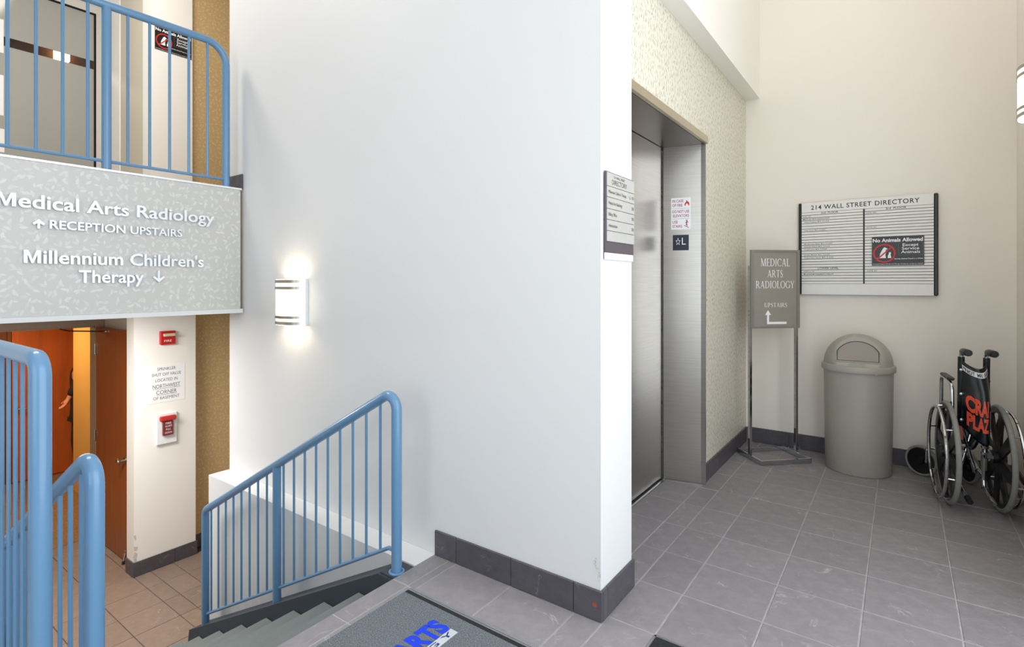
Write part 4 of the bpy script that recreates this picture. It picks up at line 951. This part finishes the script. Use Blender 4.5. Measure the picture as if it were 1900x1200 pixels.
# ================================================================== FOLDED WHEELCHAIR  (local: x right, y forward)
wc = thing('wheelchair', 'folded black wheelchair with orange spray lettering in the right corner', 'wheelchair', (0.338, 4.112, 0), rotz=math.radians(7.0), local=True)
WR = 0.300
for sx in (-1, 1):
    x = sx * 0.116
    wh = new_bm(); ring(wh, (x, 0, WR), WR - 0.014, 0.014, (1, 0, 0), 64, 10)
    ty = obj('tyre', wh, 'tyre_grey', wc, True)
    rm = new_bm()
    lathe(rm, [(0.255, -0.008), (0.281, -0.010), (0.281, 0.010), (0.255, 0.008), (0.255, -0.008)], 56, Matrix.Translation((x, 0, WR)) @ Matrix.Rotation(math.pi / 2, 4, 'Y'))
    lathe(rm, [(0, -0.03), (0.034, -0.03), (0.034, 0.03), (0, 0.03)], 20, Matrix.Translation((x, 0, WR)) @ Matrix.Rotation(math.pi / 2, 4, 'Y'))
    for k in range(8):
        a = 2 * math.pi * k / 8 + 0.2
        dirv = Vector((0, math.cos(a), math.sin(a))); tan = Vector((0, -math.sin(a), math.cos(a)))
        p0 = Vector((x, 0, WR)) + dirv * 0.03; p1 = Vector((x, 0, WR)) + dirv * 0.258
        q = bmesh.new(); vs = []
        for p, wd in ((p0, 0.026), (p1, 0.036)):
            for s in (-1, 1):
                for e in (-0.006, 0.006): vs.append(q.verts.new(p + tan * s * wd + Vector((e, 0, 0))))
        for f in ((0, 1, 3, 2), (4, 6, 7, 5), (0, 4, 5, 1), (2, 3, 7, 6), (0, 2, 6, 4), (1, 5, 7, 3)): q.faces.new([vs[i] for i in f])
        append(rm, q)
    obj('wheel_rim', rm, 'black_plastic', wc, True)
    hr = obj('hand_rim', ring(new_bm(), (sx * 0.164, 0, WR), 0.262, 0.0092, (1, 0, 0), 64, 8), 'chrome', wc, True)
    for k in range(6):
        a = 2 * math.pi * k / 6 + 0.35; c, s = math.cos(a), math.sin(a)
        obj('rim_stud', cyl(new_bm(), (sx * 0.126, 0.268 * c, WR + 0.268 * s), (sx * 0.164, 0.264 * c, WR + 0.264 * s), 0.005, 8), 'chrome', hr)
    xf = sx * 0.056
    # side frame
    obj('back_post', tube(new_bm(), fillet([(xf, 0.035, 0.10), (xf, -0.005, 0.45), (xf, -0.025, 0.898), (xf, -0.11, 0.908)], 0.03, 6), 0.011, 10), 'chrome', wc, True)
    obj('push_grip', tube(new_bm(), [(xf, -0.055, 0.902), (xf, -0.07, 0.905), (xf + 0.002, -0.172, 0.908), (xf + 0.002, -0.180, 0.908)], 0.0185, 14, radii=[0.015, 0.0195, 0.0195, 0.015]), 'black_plastic', wc, True)
    obj('side_frame', tube(new_bm(), fillet([(xf, 0.02, 0.475), (xf, 0.40, 0.49), (xf, 0.44, 0.20), (xf, 0.03, 0.175)], 0.05, 5), 0.011, 10), 'chrome', wc, True)
    obj('axle_block', cbox(new_bm(), min(sx * 0.048, sx * 0.100), max(sx * 0.048, sx * 0.100), -0.014, 0.014, WR - 0.012, WR + 0.012, 0.003), 'chrome', wc)
    tl = obj('tip_lever', tube(new_bm(), fillet([(xf, 0.035, 0.185), (xf, 0.02, 0.112), (xf + 0.012, -0.13, 0.070)], 0.025, 5), 0.0105, 10), 'chrome', wc, True)
    if sx < 0: obj('rubber_tip', cyl(new_bm(), (xf + 0.010, -0.105, 0.078), (xf + 0.014, -0.15, 0.066), 0.0155, 12), 'black_rubber', tl, True)
    xa = sx * (0.072 if sx > 0 else 0.092)
    ar = obj('armrest_tube', tube(new_bm(), fillet([(xa, 0.01, 0.44), (xa, 0.01, 0.700), (xa, 0.30, 0.716), (xa, 0.31, 0.44)], 0.05, 6), 0.0105, 10), 'chrome', wc, True)
    obj('arm_pad', cbox(new_bm(), xa - 0.018, xa + 0.018, 0.04, 0.25, 0.716, 0.736, 0.006), 'black_plastic', ar)
    # front caster
    xk = sx * 0.150 if sx < 0 else 0.09
    fk = obj('caster_fork', tube(new_bm(), fillet([(xf, 0.42, 0.24), (xf, 0.425, 0.205), (xk, 0.425, 0.200), (xk, 0.44, 0.10)], 0.02, 4), 0.009, 8), 'chrome', wc, True)
    CM = Matrix.Translation((xk - 0.02, 0.470 if sx < 0 else 0.44, 0.102)) @ Matrix.Rotation(math.radians(52 if sx < 0 else 20), 4, 'Z') @ Matrix.Rotation(math.pi / 2, 4, 'Y')
    ct = new_bm(); lathe(ct, [(0.086, -0.012), (0.096, -0.013), (0.101, -0.006), (0.101, 0.006), (0.096, 0.013), (0.086, 0.012), (0.086, -0.012)], 40, CM)
    obj('caster_tyre', ct, 'tyre_grey', wc, True)
    cr = new_bm(); lathe(cr, [(0, -0.016), (0.018, -0.016), (0.022, -0.006), (0.086, -0.008), (0.086, 0.008), (0.022, 0.006), (0.018, 0.016), (0, 0.016)], 40, CM)
    obj('caster_rim', cr, 'black_plastic', wc, True)
# folding cross braces and foot rests
obj('cross_brace', tube(new_bm(), [(-0.046, 0.10, 0.50), (0.040, 0.14, 0.16)], 0.011, 10), 'chrome', wc, True)
obj('cross_brace', tube(new_bm(), [(0.046, 0.15, 0.50), (-0.040, 0.12, 0.16)], 0.011, 10), 'chrome', wc, True)
obj('post_sleeve', cyl(new_bm(), (0.0535, 0.018, 0.215), (0.0545, 0.008, 0.300), 0.0155, 14), 'sign_frame', wc, True)
obj('reflector_plate', cbox(new_bm(), -0.072, -0.046, -0.026, -0.020, 0.385, 0.465, 0.003), 'reflector_red', wc)
for sx in (-1, 1):
    obj('clamp', Bs((sx * 0.06 - 0.022, sx * 0.06 + 0.022, -0.022, 0.010, 0.345, 0.360), (sx * 0.06 - 0.022, sx * 0.06 + 0.022, -0.022, 0.010, 0.310, 0.325)), 'chrome', wc)
    obj('hanger', tube(new_bm(), fillet([(sx * 0.056, 0.40, 0.46), (sx * 0.05, 0.50, 0.42), (sx * 0.04, 0.52, 0.16)], 0.04, 4), 0.010, 8), 'chrome', wc, True)
    obj('foot_plate', cbox(new_bm(), min(0, sx * 0.012) + sx * 0.02, max(0, sx * 0.012) + sx * 0.02, 0.46, 0.58, 0.10, 0.25, 0.003), 'black_plastic', wc)
# seat: folded upright sheet between the side frames
bm = new_bm(); n = 12
for k in range(n):
    pass
def sheet(rows, thick=0.0):
    b = new_bm(); vs = [[b.verts.new(p) for p in r] for r in rows]
    for r0, r1 in zip(vs, vs[1:]):
        for k in range(len(r0) - 1): b.faces.new((r0[k], r0[k + 1], r1[k + 1], r1[k]))
    return b
rows = []
for j in range(9):
    y = 0.03 + 0.36 * j / 8
    rows.append([(-0.056 + 0.112 * k / 12, y, 0.49 - 0.17 * math.sin(math.pi * k / 12) ** 0.7) for k in range(13)])
seat = obj('seat_sling', sheet(rows), 'vinyl_navy', wc, True); md = seat.modifiers.new('thick', 'SOLIDIFY'); md.thickness = 0.003
# back sling bulging towards the viewer
def back_pt(s, z):
    """s 0..1 across, bulge grows downwards"""
    b = 0.055 + 0.055 * min(1.0, (0.875 - z) / 0.25)
    xx = -0.062 + 0.124 * s + 0.030 * math.sin(math.pi * s) * min(1.0, (0.875 - z) / 0.2)
    return Vector((xx, -0.020 - b * math.sin(math.pi * s) ** 0.75, z))
def back_top(s): return 0.872 - 0.060 * math.sin(math.pi * s) ** 0.6
def back_bot(s): return 0.470 - 0.085 * math.sin(math.pi * min(1, s)) ** 1.2
rows = []
for j in range(25):
    row_ = []
    for k in range(29):
        s = k / 28; z = back_top(s) + (back_bot(s) - back_top(s)) * j / 24; row_.append(back_pt(s, z))
    rows.append(row_)
back = obj('back_sling', sheet(rows), 'vinyl_navy', wc, True); md = back.modifiers.new('thick', 'SOLIDIFY'); md.thickness = 0.004; md.offset = 0
for sx, s in ((-1, 0.0),):
    for z in (0.795, 0.655, 0.505):
        obj('rivet', lathe(new_bm(), [(0, 0.004), (0.005, 0.0035), (0.009, 0.0)], 14, frame((-0.060, -0.034 - 0.012, z), (1, 0, 0), (0, 0, 1))), 'chrome', wc, True)
obj('post_sleeve_fabric', tube(new_bm(), [(-0.057, -0.004, 0.46), (-0.057, -0.026, 0.870)], 0.0165, 12), 'vinyl_navy', wc, True)
obj('post_sleeve_fabric', tube(new_bm(), [(0.057, -0.004, 0.46), (0.057, -0.026, 0.870)], 0.0165, 12), 'vinyl_navy', wc, True)
def wrap(me, s0, s1, z0, z1, lift=0.004):
    """lay a flat unit decal (x 0..1, y 0..1) on the sling"""
    b = bmesh.new(); b.from_mesh(me)
    for _ in range(2):
        le = [e for e in b.edges if abs(e.verts[0].co.x - e.verts[1].co.x) > 0.06]
        if le: bmesh.ops.subdivide_edges(b, edges=le, cuts=1)
    bmesh.ops.triangulate(b, faces=b.faces[:]); b.to_mesh(me); b.free()
    for v in me.vertices:
        s = s0 + (s1 - s0) * v.co.x; zt = back_top(s); z = zt - (z0 + (z1 - z0) * (1 - v.co.y))
        p = back_pt(s, z); q = back_pt(min(1, s + 0.01), z) - back_pt(max(0, s - 0.01), z)
        nrm = Vector((q.y, -q.x, 0)).normalized()
        v.co = p + nrm * lift
    return me
def unit_text(s, bold=0.0):
    me = text_mesh(s, bold=bold); xs_ = [v.co.x for v in me.vertices]; a, b = min(xs_), max(xs_)
    for v in me.vertices: v.co.x = (v.co.x - a) / (b - a); v.co.y /= CAP; v.co.z = 0
    return me
def unit_rect(n=24):
    b = new_bm(); r = [[b.verts.new((k / n, y, 0)) for k in range(n + 1)] for y in (0, 1)]
    for k in range(n): b.faces.new((r[0][k], r[0][k + 1], r[1][k + 1], r[1][k]))
    me = bpy.data.meshes.new('d'); b.to_mesh(me); b.free(); return me
def wrap_simple(me, s0, s1, z0, z1, lift):
    for v in me.vertices:
        s = s0 + (s1 - s0) * v.co.x; z = back_top(s) - (z0 + (z1 - z0) * (1 - v.co.y))
        p = back_pt(s, z); q = back_pt(min(1, s + 0.01), z) - back_pt(max(0, s - 0.01), z)
        v.co = p + Vector((q.y, -q.x, 0)).normalized() * lift
    return me
obj_me('label_strip', wrap_simple(unit_rect(), 0.06, 0.86, 0.022, 0.052, 0.0035), 'print_white', back)
obj_me('lettering', wrap(unit_text('*NOT  MRI  SAFE', 0.02), 0.08, 0.82, 0.028, 0.047, 0.0050), 'print_black', back)
obj_me('sprayed_lettering', wrap(unit_text('CRAI', 0.05), 0.09, 0.60, 0.182, 0.262, 0.0040), 'spray_orange', back)
obj_me('sprayed_lettering', wrap(unit_text('PLAZ', 0.05), 0.11, 0.60, 0.280, 0.350, 0.0040), 'spray_orange', back)

# ================================================================== MATS
m1 = thing('floor_mat', 'grey entrance mat with blue Medical Arts lettering at the top of the stairs', 'mat', (-1.22, 0.94, 0))
obj('pile', cbox(new_bm(), -1.690, -0.762, 0.33, 1.560, -0.0024, 0.004, 0.001), 'mat_grey', m1)
obj('rubber_edge', cbox(new_bm(), -1.690, -0.762, 1.5605, 1.580, -0.0024, 0.003, 0.001), 'black_rubber', m1)
MF = lambda x, y: frame((x, y, 0.0042), (0, 1, 0), (-1, 0, 0))
write('lettering', 'MEDICAL ARTS', MF(-1.373, 0.865), 0.632, 0.083, 'print_blue', m1, bold=0.05, depth=0.0006)
br = obj('name_bar', B(-1.367, -1.331, 0.865, 1.493, 0.0041, 0.0047), 'print_silver', m1)
write('lettering', 'R A D I O L O G Y', frame((-1.339, 0.888, 0.0052), (0, 1, 0), (-1, 0, 0)), 0.590, 0.0215, 'print_navy', m1, bold=0.015)
m2 = thing('floor_mat', 'black granular entrance mat in a metal rim at the bottom edge of the picture', 'mat', (-0.2, 1.1, 0))
obj('pile', cbox(new_bm(), -0.728, 0.31, 0.33, 1.905, -0.0024, 0.003, 0.001), 'mat_black', m2)
struct('trim_5', Bs((-1.690, -0.762, 1.5815, 1.586, -0.0024, 0.0015), (-1.690, -0.762, 1.592, 1.602, -0.0024, 0.001), (-0.7365, -0.7295, 0.33, 1.915, -0.0024, 0.0015), (-0.7365, 0.318, 1.9062, 1.915, -0.0024, 0.0015)), 'aluminium', label='metal rims of the mat wells')

# ================================================================== RIGHT WALL BASE
baseboard('baseboard_right', [(XR - t, XR - 0.0005, a, b) for a, b in ((2.81, 3.1), (3.1, 3.4), (3.4, 4.0), (4.0, 4.35), (4.35, 4.716))], h=0.120, label='dark slate baseboard along the right wall')
struct('trim_6', cbox(new_bm(), XR - 0.030, XR - t - 0.0005, 2.81, 4.712, 0.030, 0.088, 0.003), 'heater_grey', label='grey metal strip along the right baseboard')

# ================================================================== WEAR ON THE PILLAR CORNER
ch = new_bm()
for k in range(12):
    z = 0.150 + 0.10 * random.random(); s = random.uniform(0.003, 0.007)
    y = YM - 0.0006; xx = XP - abs(random.gauss(0, 0.012)) - 0.002
    prism(ch, [(xx + s * math.cos(a) * random.uniform(0.6, 1.1), z + 1.6 * s * math.sin(a) * random.uniform(0.6, 1.1)) for a in [q * math.pi / 3 for q in range(6)]], frame((0, YM - 0.0008 - 0.00003 * k, 0), (1, 0, 0), (0, 0, 1)), 0)
o = obj('corner_chips', ch, 'plaster_chip', wall_mid); o['kind'] = 'stuff'
ch = new_bm(); 
for k in range(30):
    z = ZL + 0.13 + 0.22 * random.random() ** 1.6; s = random.uniform(0.005, 0.013)
    prism(ch, [(s * math.cos(a) * random.uniform(0.6, 1.1), 1.5 * s * math.sin(a) * random.uniform(0.6, 1.1)) for a in [q * math.pi / 3 for q in range(6)]], frame((XH + 0.0008 + 0.00003 * k, 1.8215 + abs(random.gauss(0, 0.012)), z), (0, 1, 0), (0, 0, 1)), 0)
o = obj('corner_chips', ch, 'plaster_chip', bpy.data.objects['wall_column_lower']); o['kind'] = 'stuff'
rs = new_bm(); prism(rs, [(0.011 * math.cos(a), 0.009 * math.sin(a)) for a in [q * math.pi / 5 for q in range(10)]], frame((XP - 0.020, YM - t - 0.0006, 0.062), (1, 0, 0), (0, 0, 1)), 0)
o = obj('rust_spot', rs, 'rust', wall_mid)

# ================================================================== PERSON IN THE LOWER ROOM
def skin_mesh(name, verts, edges, radii, root, m, parent, levels=2):
    me = bpy.data.meshes.new(name); me.from_pydata(verts, edges, []); me.materials.append(MATS[m])
    o = bpy.data.objects.new(name, me); COL.objects.link(o)
    sk = o.modifiers.new('skin', 'SKIN'); sk.use_smooth_shade = True
    lay = me.skin_vertices[0].data if me.skin_vertices else None
    for i, r in enumerate(radii): lay[i].radius = r if isinstance(r, tuple) else (r, r)
    lay[root].use_root = True
    ss = o.modifiers.new('sub', 'SUBSURF'); ss.levels = levels; ss.render_levels = levels
    dg = bpy.context.evaluated_depsgraph_get(); dg.update()
    m2 = bpy.data.meshes.new_from_object(o.evaluated_get(dg)); bpy.data.objects.remove(o); bpy.data.meshes.remove(me)
    for p in m2.polygons: p.use_smooth = True
    return obj_me(name, m2, m, parent)
PO = Vector((-8.52, 2.325, ZL + 0.004))
person = thing('person', 'person in dark clothes half hidden behind the yellow wall, one hand held low', 'person', PO, local=True)
# facing -y; +x is the side towards the viewer
def build_person():
    V = []; E = []; R = []
    def add(p, r, par=None):
        V.append(p); R.append(r); i = len(V) - 1
        if par is not None: E.append((par, i))
        return i
    pel = add((0, 0.01, 0.93), (0.14, 0.10)); wai = add((0, 0.0, 1.08), (0.125, 0.09), pel); che = add((0, 0.0, 1.27), (0.15, 0.105), wai)
    nb = add((0, 0.01, 1.43), 0.06, che); nk = add((0, 0.03, 1.50), 0.05, nb); hd0 = add((0, 0.03, 1.565), (0.068, 0.08), nk); hd1 = add((0, 0.035, 1.645), (0.075, 0.092), hd0); add((0, 0.045, 1.70), (0.055, 0.07), hd1)
    for s in (-1, 1):
        sh = add((s * 0.165, 0.0, 1.395), 0.058, che)
        if s > 0: el, wr = (0.200, -0.135, 1.180), (0.198, -0.178, 1.100)
        else: el, wr = (-0.225, 0.06, 1.12), (-0.23, 0.06, 0.87)
        e = add(el, 0.042, sh); w = add(wr, (0.026, 0.022), e)
        d = (Vector(wr) - Vector(el)).normalized()
        if s > 0: d = Vector((0.0, -0.5, -0.86)).normalized()
        pm = Vector(wr) + d * 0.055; palm = add(tuple(pm), (0.033, 0.018), w)
        sidev = d.cross(Vector((0, 1, 0.3))).normalized(); out = d.cross(sidev)
        for k, (off, ln) in enumerate(((-0.030, 0.066), (-0.010, 0.078), (0.010, 0.074), (0.029, 0.058))):
            b = pm + sidev * off + d * 0.03
            f0 = add(tuple(b), 0.0095, palm); f1 = add(tuple(b + d * ln * 0.5 + out * 0.006), 0.0085, f0); add(tuple(b + d * ln * 0.85 + out * 0.024), 0.0075, f1)
        t0 = add(tuple(pm - d * 0.02 - sidev * 0.034), 0.011, palm); t1 = add(tuple(pm + d * 0.012 - sidev * 0.058 + out * 0.01), 0.0095, t0); add(tuple(pm + d * 0.036 - sidev * 0.062 + out * 0.018), 0.008, t1)
        hp = add((s * 0.085, 0.01, 0.87), 0.085, pel); kn = add((s * 0.095, -0.02, 0.49), 0.055, hp); an = add((s * 0.10, 0.02, 0.09), 0.036, kn)
        hl = add((s * 0.10, 0.0, 0.045), 0.036, an); add((s * 0.105, -0.15, 0.036), (0.034, 0.030), hl)
    skin_mesh('body', V, E, R, pel, 'skin', person, 2)
    V, E, R = [], [], []
    def add(p, r, par=None):
        V.append(p); R.append(r); i = len(V) - 1
        if par is not None: E.append((par, i))
        return i
    a0_ = add((0, 0.01, 0.80), (0.160, 0.122)); a = add((0, 0.01, 0.90), (0.160, 0.122), a0_); b = add((0, 0.0, 1.08), (0.150, 0.115), a); c = add((0, 0.0, 1.27), (0.172, 0.125), b); add((0, 0.01, 1.425), (0.075, 0.07), c)
    for s in (-1, 1):
        sh = add((s * 0.165, 0.0, 1.395), 0.072, c)
        if s > 0: el, wr = (0.200, -0.135, 1.180), (0.199, -0.171, 1.112)
        else: el, wr = (-0.225, 0.06, 1.12), (-0.23, 0.06, 0.89)
        e = add(el, 0.056, sh); add(wr, 0.043, e)
    skin_mesh('jacket', V, E, R, a, 'cloth_black', person, 2)
    V, E, R = [], [], []
    wst = add((0, 0.01, 1.04), (0.120, 0.090)); pel = add((0, 0.01, 0.93), (0.128, 0.098), wst)
    for s in (-1, 1):
        hp = add((s * 0.085, 0.01, 0.78), 0.088, pel); kn = add((s * 0.095, -0.02, 0.49), 0.068, hp); add((s * 0.10, 0.02, 0.08), 0.058, kn)
    skin_mesh('trousers', V, E, R, pel, 'trouser_dark', person, 2)
    for s in (-1, 1):
        V, E, R = [], [], []
        a = add((s * 0.10, 0.045, 0.047), (0.042, 0.044)); b = add((s * 0.102, -0.06, 0.046), (0.046, 0.042), a); add((s * 0.107, -0.185, 0.038), (0.042, 0.034), b)
        skin_mesh('shoe', V, E, R, a, 'black_plastic', person, 2)
    h = new_bm(); lathe(h, [(0.0, 0.108)] + [(0.096 * math.sin(math.radians(a)), 0.108 * math.cos(math.radians(a))) for a in range(10, 106, 8)], 28, Matrix.Translation((0, 0.062, 1.655)))
    for v in h.verts:
        if v.co.y < 0.02 and v.co.z < 1.70: v.co.z = 1.70
        if v.co.y > 0.05: v.co.y = 0.05 + (v.co.y - 0.05) * 1.15
    obj('hair', h, 'hair', person, True)
    for s in (-1, 1):
        e = new_bm(); lathe(e, [(0, -0.011), (0.008, -0.008), (0.011, 0), (0.008, 0.008), (0, 0.011)], 12, Matrix.Translation((s * 0.031, -0.048, 1.628)))
        obj('eye', e, 'print_white', person, True)
        e = new_bm(); lathe(e, [(0, -0.028), (0.010, -0.02), (0.014, 0), (0.010, 0.02), (0, 0.028)], 10, Matrix.Translation((s * 0.080, 0.05, 1.610)))
        obj('ear', e, 'skin', person, True)
    e = new_bm(); tube(e, [(0, -0.050, 1.632), (0, -0.066, 1.597), (0, -0.050, 1.588)], 0.008, 8, radii=[0.006, 0.012, 0.007]); obj('nose', e, 'skin', person, True)
    e = new_bm(); tube(e, [(-0.022, -0.042, 1.560), (0, -0.051, 1.558), (0.022, -0.042, 1.560)], 0.005, 6); obj('mouth', e, 'print_darkred', person, True)
build_person()

for o in bpy.data.objects:
    if '_loc' in o: del o['_loc']
